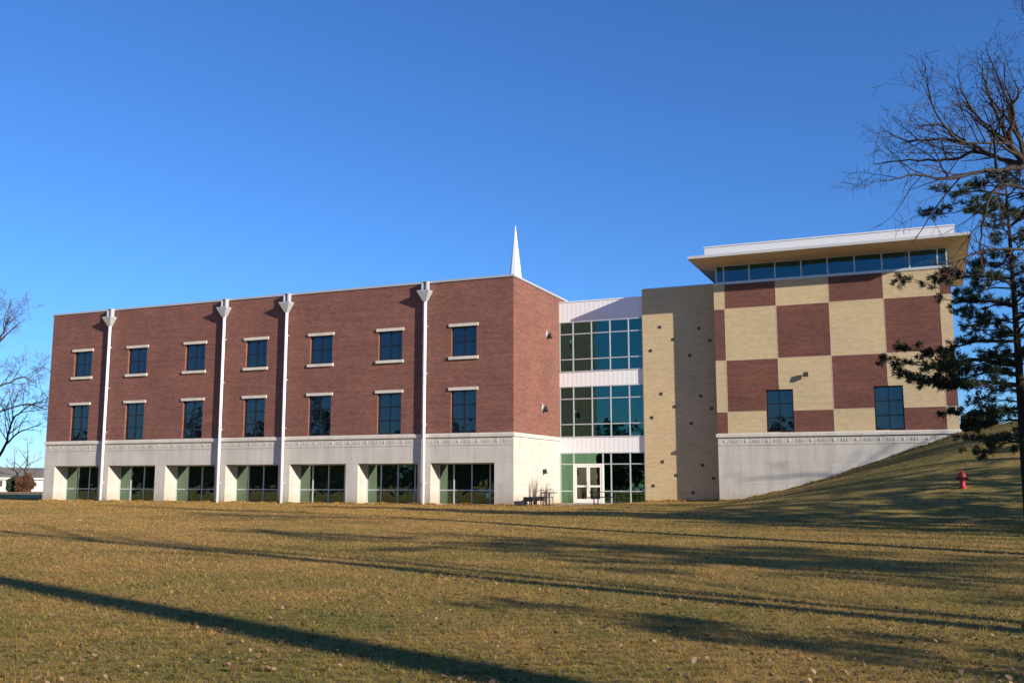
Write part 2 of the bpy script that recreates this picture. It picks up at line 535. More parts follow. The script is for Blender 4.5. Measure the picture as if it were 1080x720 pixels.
# ground floor storefront glazing, one per opening
for (x0, x1, z0, z1) in ops:
    f = MB(); y = REC
    xs = [x0 + .03, x0 + .99, x0 + 2.15, x0 + 3.31, x1 - .03]
    for x in xs: f.box(x - .03, x + .03, y - .05, y + .06, -.1, z1)
    for a, bb in zip(xs, xs[1:]):
        f.box(a + .03, bb - .03, y - .045, y + .06, .80, .86); f.box(a + .03, bb - .03, y - .045, y + .06, z1 - .06, z1 - .002)
        f.box(a + .03, bb - .03, y - .045, y + .06, -.1, .06)
    fo = f.build('storefront_window', M['alu'], B)
    p = MB(); p.box(x0 + .01, x1 - .01, y + .0, y + .02, -.1, z1 - .01); p.build('pane', M['shop_glass'], fo)

# downpipes with hopper heads
for px in (-5.58, -15.43, -20.30, -30.03):
    p = MB(); yy = -.20
    p.tube([(px, yy, -.2), (px, yy, 12.05)], .095, 14)
    for z in (1.2, 4.6, 7.6, 10.4):
        p.box(px - .1, px + .1, yy - .05, -.01, z, z + .04)
    o = p.build('downpipe', M['white_metal'], B, True)
    h = MB()
    def rect(wd, y0, y1, z): return [(px - wd / 2, y0, z), (px + wd / 2, y0, z), (px + wd / 2, y1, z), (px - wd / 2, y1, z)]
    h.rings([rect(.18, -.32, -.09, 11.88), rect(.76, -.56, -.03, 12.44), rect(.78, -.58, -.02, 12.52)])
    h.box(px - .2, px - .11, -.36, -.065, 12.52, 13.05); h.box(px + .11, px + .2, -.36, -.065, 12.52, 13.05)
    h.box(px - .11, px + .11, -.12, -.07, 12.52, 13.0)
    h.box(px - .22, px + .22, -.38, -.065, 13.052, 13.09)
    h.build('hopper_head', M['zinc'], o)

# ---- glass link
XL1 = 5.52
bands = [(3.12, 4.06), (7.28, 8.18), (11.42, 12.68)]
for (z0, z1) in bands:
    p = MB(); p.box(0.004, XL1 + .05, D - .02, D + .12, z0, z1); p.build('cladding_panel', M['cladding'], B)
p = MB(); p.box(0.005, XL1 + .05, D - .06, D + .3, 12.68, 12.74); p.build('coping', M['white_metal'], B)
p = MB()
for z0, z1 in ((3.2, 4.0), (7.36, 8.12), (11.9, 12.6)):
    p.box(.02, 10.0, D + .2, 17.0, z0, z1)
p.box(.02, .1, D + .2, 17.0, -.05, 12.5)
p.box(.1, 10.0, 16.9, 17.0, -.05, 12.5)
p.box(3.6, 4.3, 11.2, 11.9, -.05, 12.5)
for z in (0, 4, 8.12):
    p.box(5.6, 9.9, 12.6, 12.7, z, z + 3.2)
    p.box(.4, 9.4, D + .9, D + .95, z + .98, z + 1.03)
p.build('interior_shell', M['interior'], B)
p = MB()
for z in (.0, 4.01, 8.13): p.box(.11, 10.0, D + .2, 16.9, z - .02, z + .002)
p.build('interior_floor', M['carpet'], B)
def curtain(z0, z1, vs, hs, name, glass, skip=None):
    f = MB()
    e = .032
    for x in vs: f.box(x - e, x + e, D - .06, D + .06, z0, z1)
    for (a, bb) in zip(vs, vs[1:]):
        for z in [z0 + e] + hs + [z1 - e]:
            if skip and skip[0] - .01 <= a and bb <= skip[1] + .01 and z < skip[2]: continue
            f.box(a + e, bb - e, D - .055, D + .06, z - e, z + e)
    fo = f.build(name, M['alu'], B)
    p = MB()
    if skip:
        p.box(.03, skip[0], D, D + .02, z0, z1); p.box(skip[1], XL1, D, D + .02, z0, z1); p.box(skip[0], skip[1], D, D + .02, skip[2], z1)
    else:
        p.box(.03, XL1, D, D + .02, z0, z1)
    p.build('pane', glass, fo)
vs = [.05, .95, 2.18, 3.40, 4.60, 5.50]
curtain(8.18, 11.42, vs, [8.99, 10.61], 'curtain_wall', M['link_glass'])
curtain(4.06, 7.28, vs, [4.88, 6.48], 'curtain_wall', M['link_glass'])
M['link_green'] = glassmat('green glass of the ground floor link', (.50, .95, .62), .22, (.003, .008, .006), .75, (.2, .36, .3))
curtain(-.05, 3.12, [.05, .93, 2.84, 3.36, 4.58, 5.50], [.74, 2.40], 'curtain_wall', M['link_green'], (.93, 2.84, 2.3))
f = MB(); f.box(.90, 1.02, D - .09, D + .05, 0, 2.42); f.box(2.76, 2.88, D - .09, D + .05, 0, 2.42); f.box(1.02, 2.76, D - .09, D + .05, 2.33, 2.42)
f.build('door_frame', M['door_frame'], B)
for (a, bb, hs) in ((1.03, 1.885, 1), (1.895, 2.75, -1)):
    f = MB(); y0, y1 = D - .08, D - .02; s = .10
    f.box(a, a + s, y0, y1, .02, 2.32); f.box(bb - s, bb, y0, y1, .02, 2.32)
    f.box(a + s, bb - s, y0, y1, .02, .26); f.box(a + s, bb - s, y0, y1, 2.2, 2.32); f.box(a + s, bb - s, y0, y1, .98, 1.10)
    d = f.build('glass_door', M['door_frame'], B)
    p = MB(); p.box(a + s, bb - s, y0 + .02, y0 + .04, .26, 2.2); p.build('pane', M['door_glass'], d)
    hx = bb - .05 if hs > 0 else a + .05
    p = MB(); p.tube([(hx, y0 - .01, .98), (hx, y0 - .06, 1.0), (hx, y0 - .06, 1.28), (hx, y0 - .01, 1.3)], .014, 8); p.build('handle', M['zinc'], d)

# ---- tan tower beside the link
p = MB()
p.box(5.54, 10.2, YT, BACK, -.4, 13.08)
p.build('tan_wall', M['tan'], B)
p = MB(); p.box(5.49, 10.19, YT - .05, BACK, 13.08, 13.16); p.build('coping', M['coping'], B)
for k in range(3):
    for (x, z) in ((6.04, 9.28), (6.64, 10.71), (7.46, 9.90), (8.44, 8.87), (9.04, 10.49), (9.68, 9.72)):
        z2 = z - 4.1 * k
        p = MB(); p.box(x - .085, x + .085, YT - .025, YT - .002, z2 - .085, z2 + .085); p.box(x - .06, x + .06, YT - .035, YT - .025, z2 - .06, z2 + .06)
        p.build('accent_block', M['accent'], B)

# ---- checkered block
cx = [10.2, 10.82, 13.77, 16.70, 19.60, 22.46, 23.05]
rz = [4.08, 5.32, 8.33, 11.38, 12.84]
def chk(u, z):
    i = sum(u > c for c in cx[1:-1]); j = sum(z > c for c in rz[1:-1])
    return (i + j) % 2
p = MB()
cw = [(13.01, 14.53, 4.12, 6.53), (18.84, 20.35, 4.12, 6.53)]
facade(p, lambda u, d, z: (u, YC + d, z), cx, rz, cw, .22, lambda u, z: chk(u, z), None)
# side and back faces
ys = [YC, 7.0, 10, 13, 16, BACK]
for a, bb in zip(ys, ys[1:]):
    for c, dd in zip(rz, rz[1:]):
        k = (ys.index(a) + rz.index(c)) % 2
        p.quad((23.05, a, c), (23.05, bb, c), (23.05, bb, dd), (23.05, a, dd), k)
        p.quad((10.2, bb, c), (10.2, a, c), (10.2, a, dd), (10.2, bb, dd), k)
p.quad((23.05, BACK, 4.08), (10.2, BACK, 4.08), (10.2, BACK, 12.84), (23.05, BACK, 12.84), 0)
p.build('checkered_wall', [M['brick_block'], M['tan']], B)
# thin control joints between the fields
p = MB()
for x in cx[1:-1]:
    for c, dd in zip(rz, rz[1:]):
        segs = [(c, dd)]
        p.box(x - .018, x + .018, YC - .006, YC - .001, c + .018, dd - .018) if not any(h[0] < x < h[1] and c < h[3] for h in cw) else p.box(x - .018, x + .018, YC - .006, YC - .001, max(c, 6.74), max(dd, 6.76) - .018)
for z in rz[1:-1]:
    p.box(10.22, 13.0 if z < 6.5 else 23.03, YC - .006, YC - .0012, z - .018, z + .018)
    if z < 6.5:
        p.box(14.54, 18.83, YC - .006, YC - .0012, z - .018, z + .018); p.box(20.36, 23.03, YC - .006, YC - .0012, z - .018, z + .018)
p.build('joint_strip', plain('pale brick joint', (.50, .38, .26), .9), B)
for (x0, x1, z0, z1) in cw:
    window(x0, x1, z0, z1, YC, 3, False, False)
p = MB(); p.box(10.2, 23.05, YC, BACK, -.5, 3.86); p.build('limestone_base', M['stone'], B)
cornice(10.2, 23.05, YC, BACK, True, True).build('cornice', M['trim'], B)
frieze(10.3, 22.95, YC).build('frieze', M['stone'], B)
# clerestory
p = MB(); p.box(10.14, 23.11, YC - .05, BACK, 12.84, 12.96); p.build('clerestory_sill', M['alu'], B)
YG = YC + .12
f = MB()
ms = [10.36, 10.80, 12.29, 13.77, 15.24, 16.70, 18.15, 19.60, 21.04, 22.46, 22.92]
for x in ms: f.box(x - .035, x + .035, YG - .05, YG + .05, 12.96, 14.0)
for a, bb in zip(ms, ms[1:]):
    f.box(a + .035, bb - .035, YG - .045, YG + .05, 12.96, 13.02); f.box(a + .035, bb - .035, YG - .045, YG + .05, 13.95, 14.0)
for y in (8, 9.5, 11, 12.5, 14, 15.5, 17):
    for x in (10.36, 22.92): f.box(x - .035, x + .035, y - .035, y + .035, 12.96, 14.0)
for x in (10.36, 22.92):
    yy = [YG + .05, 8, 9.5, 11, 12.5, 14, 15.5, 17]
    f.box(x - .04, x + .04, YG + .05, 18.4, 12.962, 13.02); f.box(x - .04, x + .04, YG + .05, 18.4, 13.95, 13.999)
fo = f.build('clerestory_window', M['alu'], B)
p = MB(); p.box(10.35, 22.93, YG, 18.5, 12.961, 14.0); p.build('pane', M['cler_glass'], fo)
# flat roof with deep overhang, soffit tapering outwards
def rc(x0, x1, y0, y1, z): return [(x0, y0, z), (x1, y0, z), (x1, y1, z), (x0, y1, z)]
p = MB()
p.rings([rc(10.1, 23.15, YC - .1, 18.6, 14.001), rc(9.14, 24.07, 4.46, 19.4, 14.14)], 0, False)
p.quad(*[(x, y, 14.001) for x, y in ((10.1, 18.6), (23.15, 18.6), (23.15, YC - .1), (10.1, YC - .1))])
so = p.build('roof_soffit', M['soffit'], B)
p = MB(); p.rings([rc(9.12, 24.09, 4.44, 19.42, 14.125), rc(9.12, 24.09, 4.44, 19.42, 14.28), rc(9.3, 23.9, 4.6, 19.2, 14.30)], 0, False)
p.quad(*rc(9.3, 23.9, 4.6, 19.2, 14.30))
p.build('roof_fascia', plain('weathered fascia metal', (.52, .51, .49), .5, .1, .05), B)
p = MB(); p.box(9.80, 23.38, 6.0, 17.5, 14.29, 15.06); p.box(9.76, 23.42, 5.96, 17.54, 15.06, 15.13); p.build('roof_parapet', plain('pale roof metal', (.60, .60, .60), .5, 0, .04), B)

# ------------------------------------------------------------------ lamps fixed to the walls
def starlamp(y, z, label):
    e = empty('wall_lamp', (0, y, z), label, 'lamp', 'lamps on the brick end wall')
    p = MB(); p.add([(.004, -.2, 0), (.004, 0, -.34), (.004, .2, 0), (.004, 0, .34), (.05, 0, 0)], [(0, 1, 4), (1, 2, 4), (2, 3, 4), (3, 0, 4)]); p.build('back_plate', M['zinc'], e)
    p = MB(); p.lathe([(.03, -.2), (.13, -.14), (.15, .0), (.06, .12), (.02, .2)], (.22, 0, -.06), 10); p.tube([(.03, 0, .02), (.2, 0, .02)], .03, 8); p.build('lamp_shade', M['black'], e, True)
starlamp(5.37, 10.33, 'small dark lamp high on the sunlit brick end wall, upper of two')
starlamp(4.6, 5.74, 'small dark lamp low on the sunlit brick end wall, just over the limestone')
e = empty('wall_lamp', (0, 4.63, 1.95), 'dark cone shaped lamp on the white limestone end wall above the bench', 'lamp')
p = MB(); p.box(.004, .04, -.09, .09, -.1, .1); p.build('back_plate', M['black'], e)
p = MB(); p.lathe([(.12, -.16), (.115, -.13), (.06, .1), (.03, .14)], (.16, 0, 0), 12); p.tube([(.03, 0, .06), (.16, 0, .1)], .02, 8); p.build('lamp_shade', M['black'], e, True)
e = empty('flood_light', (15.3, YC, 7.32), 'small dark floodlight on the tan field of the checkered wall', 'floodlight')
p = MB(); p.box(-.1, .1, -.03, -.004, -.1, .1); p.tube([(0, -.02, 0), (0, -.2, .03)], .035, 8); p.build('bracket', M['black'], e)
p = MB(); p.rings([[(-.11, -.14, -.13), (.11, -.14, -.13), (.11, -.14, .1), (-.11, -.14, .1)], [(-.13, -.31, -.15), (.13, -.31, -.15), (.13, -.27, .12), (-.13, -.27, .12)]]); p.build('lamp_housing', plain('bronze lamp housing', (.05, .03, .015), .5), e)

# ------------------------------------------------------------------ patio and its furniture
p = MB(); p.box(1.2, 9.0, 2.2, D - .1, -.3, .012); o = p.build('patio', M['concrete']); o['kind'] = 'structure'
# bench
e = empty('bench', (.95, -.1, gzf(.95, -.1)), 'low dark metal bench against the white limestone end wall', 'bench')
p = MB()
for k in range(5): p.box(-.24 + .1 * k, -.16 + .1 * k, -.1, 1.75, .44, .48)
p.box(-.27, .27, -.12, -.1, .24, .49); p.box(-.27, .27, 1.75, 1.77, .24, .49); p.box(.24, .27, -.1, 1.75, .26, .44); p.box(-.27, -.24, -.1, 1.75, .26, .44)
p.build('seat', M['black'], e)
for y in (-.05, 1.70):
    for x in (-.2, .2):
        p = MB(); p.box(x - .03, x + .03, y - .03, y + .03, 0, .44); p.build('leg', M['black'], e)
# round table
tx, ty = 1.75, 1.0
e = empty('patio_table', (tx, ty, gzf(tx, ty)), 'round dark pedestal table between two wire chairs by the end wall', 'table')
p = MB(); p.lathe([(.44, .69), (.46, .705), (.46, .72), (.44, .735)], n=24); p.build('table_top', M['black'], e)
p = MB(); p.lathe([(.05, .03), (.045, .1), (.04, .69)], n=12); p.build('pedestal', M['black'], e)
p = MB(); p.lathe([(.28, 0), (.28, .02), (.06, .05)], n=20); p.build('base', M['black'], e)
def chair(x, y, rz, label):
    e = empty('patio_chair', (x, y, gzf(x, y)), label, 'chair', 'wire chairs at the patio table', rz)
    p = MB(); p.lathe([(.2, .43), (.22, .44), (.22, .455), (.2, .46)], n=18); p.build('seat', M['black'], e)
    p = MB(); p.tube([(-.2, .16, .44), (-.2, .22, .8), (-.12, .24, .88), (.12, .24, .88), (.2, .22, .8), (.2, .16, .44)], .014, 6)
    for k in (-.12, -.06, 0, .06, .12): p.tube([(k, .19, .45), (k, .235, .87)], .007, 5)
    p.build('backrest', M['black'], e)
    for sx in (-1, 1):
        for sy in (-1, 1):
            p = MB(); p.tube([(sx * .15, sy * .15, .44), (sx * .2, sy * .2, 0)], .013, 6); p.build('leg', M['black'], e)
chair(1.65, .25, R(180), 'dark wire patio chair on the lawn side of the round table')
chair(1.45, 1.9, R(15), 'dark wire patio chair on the door side of the round table')
# picnic table
def picnic(x, y, rz, label):
    e = empty('picnic_table', (x, y, .012), label, 'picnic table', None, rz)
    def slab(y0, y1, z, name):
        p = MB(); n = max(2, int((y1 - y0) / .12)); s = (y1 - y0) / n
        for k in range(n): p.box(-.9, .9, y0 + k * s, y0 + (k + .82) * s, z - .03, z)
        p.box(-.88, -.82, y0, y1, z - .07, z - .032); p.box(.82, .88, y0, y1, z - .07, z - .032)
        p.build(name, M['black'], e)
    slab(-.36, .36, .74, 'table_top'); slab(-.82, -.54, .45, 'seat'); slab(.54, .82, .45, 'seat')
    for sx in (-.6, .6):
        p = MB(); p.tube([(sx, -.68, .4), (sx, -.5, .03), (sx, .5, .03), (sx, .68, .4)], .02, 8); p.tube([(sx, -.25, .70), (sx, -.36, .03)], .02, 8); p.tube([(sx, .25, .70), (sx, .36, .03)], .02, 8)
        p.tube([(sx, -.68, .4), (sx, .68, .4)], .022, 8)
        p.build('leg', M['black'], e)
picnic(4.35, 3.3, R(4), 'dark metal picnic table with two seats in front of the glass doors')

# dry ornamental shrubs by the end wall
M['drystem'] = plain('dry stems', (.16, .11, .07), .9)
def shrub(x, y, h, seed, label, n=60):
    rng = random.Random(seed)
    e = empty('leafless_shrub', (x, y, gzf(x, y)), label, 'shrub')
    p = MB()
    for k in range(n):
        a = rng.uniform(0, 6.28); s = rng.uniform(.03, .30); hh = h * rng.uniform(.6, 1)
        p.tube([(.06 * math.cos(a), .06 * math.sin(a), 0), (s * .5 * math.cos(a), s * .5 * math.sin(a), hh * .5), (s * math.cos(a) + rng.uniform(-.08, .08), s * math.sin(a) + rng.uniform(-.08, .08), hh)], [.007, .005, .002], 4)
    p.build('stems', M['drystem'], e)
shrub(.35, 2.3, 1.6, 3, 'tall thin dry shrub beside the bench against the white wall')
shrub(.35, 4.1, 1.3, 4, 'shorter dry shrub under the cone lamp on the white wall')

# ------------------------------------------------------------------ fire hydrant
hp = onground(1015.5, 515)
HS = .93
e = empty('fire_hydrant', (hp[0], hp[1], gzf(hp[0], hp[1])), 'red fire hydrant standing alone on the grassy slope', 'hydrant')
M['hyd'] = plain('red hydrant paint', (0.315, 0.0225, 0.0225), .45)
M['hyd2'] = plain('worn red paint', (0.247, 0.027, 0.027), .5)
p = MB(); p.lathe([(.15, -.1), (.15, .03), (.17, .03), (.17, .07), (.12, .08), (.115, .30), (.135, .46), (.17, .47), (.17, .51), (.14, .52)], n=18); p.build('barrel', M['hyd'], e, False)
p = MB(); p.lathe([(.15, .52), (.145, .58), (.12, .65), (.07, .70), (.03, .72), (.03, .77), (.02, .78)], n=18); p.build('bonnet', M['hyd'], e)
for s in (-1, 1):
    e.scale = (HS, HS, HS)
    p = MB(); p.lathe([(.055, .10), (.055, .17), (.075, .17), (.075, .23), (.03, .23), (.03, .26)] if s > 0 else [(.03, -.26), (.03, -.23), (.075, -.23), (.075, -.17), (.055, -.17), (.055, -.10)], (0, 0, .42), 12, axis='x'); p.build('nozzle', M['hyd2'], e)
p = MB(); p.lathe([(.04, -.27), (.04, -.24), (.095, -.24), (.095, -.16), (.07, -.16), (.07, -.09)], (0, 0, .38), 14, axis='y'); p.build('pumper_nozzle', M['hyd2'], e)

# ------------------------------------------------------------------ church steeple behind the wing
e = empty('church_steeple', (-16.03, 38.7, 0), 'slender white church spire rising behind the brick wing', 'steeple')
def ngon(r, z, n=8, off=.39): return [(r * math.cos(off + 2 * math.pi * k / n), r * math.sin(off + 2 * math.pi * k / n), z) for k in range(n)]
p = MB(); p.rings([ngon(1.42, 14.6), ngon(.02, 27.0)]); p.build('spire', M['white_metal'], e)
p = MB(); p.box(-1.9, 1.9, -1.9, 1.9, 11, 14.3); p.box(-2.05, 2.05, -2.05, 2.05, 14.3, 14.6); p.build('belfry', M['white_metal'], e)
p = MB(); p.box(-2.3, 2.3, -2.3, 2.3, -.5, 11); p.build('tower', M['brick'], e)

# ------------------------------------------------------------------ trees
def barkmat(name, c):
    m, t, b = mat(name)
    n = noise(t, pos(t, (3, 3, .7)), 4, 6, .7)
    t.links.new(ramp(t, n, [(.3, tuple(x * .55 for x in c)), (.7, tuple(x * 1.3 for x in c))]), b.inputs['Base Color'])
    b.inputs['Roughness'].default_value = .95; b.inputs['Specular IOR Level'].default_value = .1
    bump(t, b, n, .6, .03)
    return m
M['bark'] = barkmat('grey brown bark', (.055, .044, .038))
M['bark_pale'] = barkmat('pale twig bark', (.105, .085, .075))
M['bark_dark'] = barkmat('dark conifer bark', (.045, .034, .026))

def walk(rng, p, d, L, n, wig, trop):
    pts = [Vector(p)]; d = Vector(d).normalized()
    for i in range(n):
        d = d + Vector((rng.gauss(0, wig), rng.gauss(0, wig), rng.gauss(0, wig) + trop))
        d.normalize()
        pts.append(pts[-1] + d * (L / n))
    return pts
def at(pts, f):
    x = f * (len(pts) - 1); i = min(int(x), len(pts) - 2)
    return pts[i].lerp(pts[i + 1], x - i), (pts[i + 1] - pts[i]).normalized()
def side(rng, d, ang):
    a = d.orthogonal().normalized(); a = Matrix.Rotation(rng.uniform(0, 6.283), 3, d) @ a
    return (d * math.cos(ang) + a * math.sin(ang)).normalized()
def sprout(rng, tr, tw, pts, r0, r1, lvl, cfg):
    """branches along a limb, recursively down to twigs"""
    L = sum((b - a).length for a, b in zip(pts, pts[1:]))
    k = max(2, int(L * cfg['dens'][lvl]))
    for i in range(k):
        f = (i + rng.random()) / k * (1 - cfg['clear'][lvl]) + cfg['clear'][lvl]
        f = min(f, .985)
        p, d = at(pts, f)
        l = L * cfg['ratio'][lvl] * rng.uniform(.6, 1.15) * (1.15 - .65 * f)
        l = min(max(l, cfg['minl']), cfg['maxl'][lvl])
        nd = side(rng, d, rng.uniform(*cfg['ang']))
        nd = (nd + Vector((0, 0, cfg['up'][lvl]))).normalized()
        rr = (r0 + (r1 - r0) * f) * rng.uniform(.45, .7)
        rr = max(rr, cfg['rmin'])
        n = 4 if lvl < cfg['last'] else 3
        q = walk(rng, p, nd, l, n, cfg['wig'], cfg['trop'][lvl])
        rt = max(rr * .3, cfg['rmin'] * .7)
        rad = [rr + (rt - rr) * j / n for j in range(n + 1)]
        (tr if rr > .035 else tw).tube(q, rad, 5 if rr > .03 else 3, cap=False)
        if lvl < cfg['last']:
            sprout(rng, tr, tw, q, rr, rt, lvl + 1, cfg)
CFG = dict(dens=[1.3, 1.7, 2.4, 3.2], clear=[.35, .2, .15, .1], ratio=[.5, .5, .5, .5], minl=.25, maxl=[5, 2.8, 1.5, .8], ang=(.5, 1.05),
           up=[.35, .2, .1, .0], trop=[.06, .03, .0, -.01], wig=.13, rmin=.006, last=3)
def bare_tree(base, limbs, seed, label, cat='tree', group=None, cfg=CFG, bark='bark', twig='bark_pale', name='bare_tree'):
    """limbs: list of (polyline relative to base, r0, r1, level)"""
    rng = random.Random(seed)
    e = empty(name, base, label, cat, group)
    tr, tw = MB(), MB()
    for pts, r0, r1, lvl in limbs:
        pts = [Vector(p) for p in pts]
        # smooth the polyline
        for _ in range(2):
            q = [pts[0]]
            for a, b2 in zip(pts, pts[1:]): q += [a.lerp(b2, .25), a.lerp(b2, .75)]
            pts = q + [pts[-1]]
        n = len(pts) - 1
        pts = [p + Vector((rng.gauss(0, 1), rng.gauss(0, 1), rng.gauss(0, 1))) * min(.04, r0 * .25) * (0 if i == 0 else 1) for i, p in enumerate(pts)]
        tr.tube(pts, [r0 + (r1 - r0) * i / n for i in range(n + 1)], 9 if r0 > .1 else 6, cap=False)
        if lvl is not None: sprout(rng, tr, tw, pts, r0, r1, lvl, cfg)
    tr.build('trunk', M[bark], e, True); tw.build('crown', M[twig], e)
    return e
def auto_limbs(seed, H, clear, spread, r, nl=7):
    rng = random.Random(seed)
    trunk = [(0, 0, -.3)] + [(rng.gauss(0, .12) * i / 3, rng.gauss(0, .12) * i / 3, H * .72 * i / 5) for i in range(1, 6)]
    L = [(trunk, r, r * .4, None)]
    for k in range(nl):
        f = clear + (1 - clear) * (k + .5) / nl
        z = H * .72 * f
        j = min(int(f * 5), 4); tt = f * 5 - j
        a0, b0 = Vector(trunk[j] if j else (0, 0, 0)), Vector(trunk[j + 1])
        p = a0.lerp(b0, tt)
        a = k * 2.4 + rng.uniform(-.4, .4)
        s = spread * rng.uniform(.7, 1.1) * (1 - .5 * (f - clear))
        up = H * .28 * rng.uniform(.5, 1.1) * (.4 + .8 * f)
        dx, dy = math.cos(a), math.sin(a)
        L.append(([p, p + Vector((dx * s * .35, dy * s * .35, up * .45)), p + Vector((dx * s * .7, dy * s * .7, up * .75)), p + Vector((dx * s, dy * s, up))], r * (.5 - .2 * f), .03, 0))
    return L

# bare tree at the right: trunk just outside the frame, limbs reaching over the lawn
bx, by = 24.4, -29.6
bz = gzf(bx, by)
VR = Vector((.9215, .388, 0)); VF = Vector((-.388, .9215, 0))
def W(px, py, d=22.0):
    """world point near the right-hand tree for a photo pixel at depth d"""
    f, pi, ya = 1040.72, .1403, .3989
    fw = Vector((-math.sin(ya), math.cos(ya), 0)); rt = Vector((math.cos(ya), math.sin(ya), 0)); up = Vector((0, 0, 1))
    v = (fw * math.cos(pi) + up * math.sin(pi)) + rt * ((px - 540) / f) - (-fw * math.sin(pi) + up * math.cos(pi)) * ((py - 360) / f)
    return Vector(CAM) + v * d
base = Vector((bx, by, bz))
def rel(*pp): return [W(*q) - base for q in pp]
fork = W(1150, 260, 21.5) - base
limbs = [([(0, 0, -.4), tuple(fork * .3 + Vector((.05, .03, 0))), tuple(fork * .65 + Vector((-.04, .05, 0))), tuple(fork)], .34, .24, None),
         ([fork] + rel((1115, 205, 21.4), (1080, 175, 21), (1064, 152, 20.8), (1066, 122, 20.6), (1074, 92, 20.4)), .12, .015, 0),
         (rel((1064, 152, 20.8), (1040, 133, 20.6), (1022, 112, 20.0), (1012, 90, 19.8)), .04, .008, 1),
         (rel((1080, 175, 21), (1052, 166, 21.4), (1030, 158, 21.8), (1003, 170, 22.2), (965, 168, 22.6), (920, 173, 23)), .06, .008, 1),
         (rel((1030, 158, 21.8), (1005, 140, 21.6), (985, 128, 21.2), (960, 140, 21.2)), .03, .007, 1),
         (rel((1064, 152, 20.8), (1040, 150, 20.2), (1010, 152, 19.6), (985, 118, 19.2), (978, 90, 19)), .035, .007, 1),
         ([fork] + rel((1110, 225, 21.2), (1085, 200, 21), (1055, 192, 20.8), (1042, 210, 20.6), (1036, 240, 20.5), (1034, 263, 20.4)), .05, .014, 2),
         ([fork] + rel((1120, 262, 21.2), (1080, 263, 20.8), (1050, 262, 20.6), (1025, 268, 20.5), (1000, 279, 20.4)), .045, .012, 2),
         (rel((1080, 175, 21), (1056, 180, 20.6), (1028, 182, 20.2), (1000, 190, 19.9), (968, 184, 19.6), (940, 190, 19.4)), .06, .01, 1),
         (rel((1052, 166, 21.4), (1020, 150, 21.9), (992, 146, 22.4), (960, 150, 22.8), (938, 142, 23)), .05, .009, 1),
         (rel((1064, 152, 20.8), (1052, 120, 21.3), (1040, 95, 21.8), (1036, 70, 22)), .05, .009, 1),
         ([fork] + rel((1160, 190, 22.5), (1150, 100, 23), (1135, 20, 23.4), (1120, -60, 23.6)), .2, .04, 0),
         ([fork] + rel((1190, 210, 21), (1230, 140, 20), (1260, 40, 19.5)), .18, .04, 0)]
cfgR = dict(CFG); cfgR.update(dens=[2.6, 3.8, 4.4, 5.0], maxl=[2.3, 1.7, 1.0, .6], rmin=.0045, up=[.3, .25, .0, -.15], wig=.15, minl=.25, trop=[.05, .02, -.04, -.09])
bare_tree(base, limbs, 11, 'leafless spreading tree at the right edge with drooping twigs above the dark conifer', 'tree', None, cfgR, 'bark', 'bark')

# bare tree at the left, trunk outside the frame
def WL_(px, py, d): return W(px, py, d)
lb = W(-22, 524, 87.1); lb.z = gzf(lb.x, lb.y)
def rell(*pp): return [W(*q) - lb for q in pp]
f0 = W(-17, 496, 87.1) - lb
limbs = [([(0, 0, -.4), tuple(f0 * .5), tuple(f0)], .46, .36, None),
         ([f0] + rell((0, 480, 86.5), (7, 468, 85.8), (10, 452, 85.1), (14, 440, 84.5), (30, 428, 83.8), (50, 420, 83.2)), .15, .025, 0),
         ([f0] + rell((-20, 460, 87.1), (-8, 438, 87.8), (10, 430, 88.4), (30, 424, 89.1), (48, 432, 89.8)), .15, .025, 0),
         ([f0] + rell((-24, 440, 88.4), (-12, 412, 88.4), (8, 404, 89.1), (24, 396, 89.8), (36, 404, 90.4)), .15, .025, 0),
         ([f0] + rell((-26, 430, 85.8), (-18, 390, 85.8), (-2, 362, 85.8), (6, 345, 85.8), (10, 335, 85.8)), .19, .025, 0),
         (rell((7, 468, 85.8), (18, 456, 87.1), (30, 452, 87.8), (46, 446, 88.4)), .09, .02, 1),
         ([f0] + rell((-40, 430, 87.1), (-55, 370, 87.1), (-62, 320, 87.1)), .28, .04, 0)]
cfgL = dict(CFG); cfgL.update(dens=[1.3, 1.7, 2.1, 2.4], maxl=[2.6, 1.8, 1.3, .8], rmin=.014, minl=.5, wig=.14)
bare_tree(lb, limbs, 23, 'leafless pale tree at the left edge reaching towards the brick wing', 'tree', None, cfgL)

# two small bare trees far off by the houses
cfgS = dict(CFG); cfgS.update(dens=[.8, 1.0, 1.3, 1.6], last=2, rmin=.028, minl=.6, maxl=[3, 2, 1.2, 1])
for (px, d, H, sd, lab) in ((26, 172, 8.5, 5, 'small leafless tree beyond the lawn, behind the red brown bush'), (14, 205, 8.0, 9, 'small leafless tree beyond the lawn, above the green bush by the house')):
    q = W(px, 519, d); q.z = gzf(q.x, q.y)
    bare_tree(q, auto_limbs(sd, H, .3, 3.0, .2, 6), sd, lab, 'tree', 'far leafless trees', cfgS)

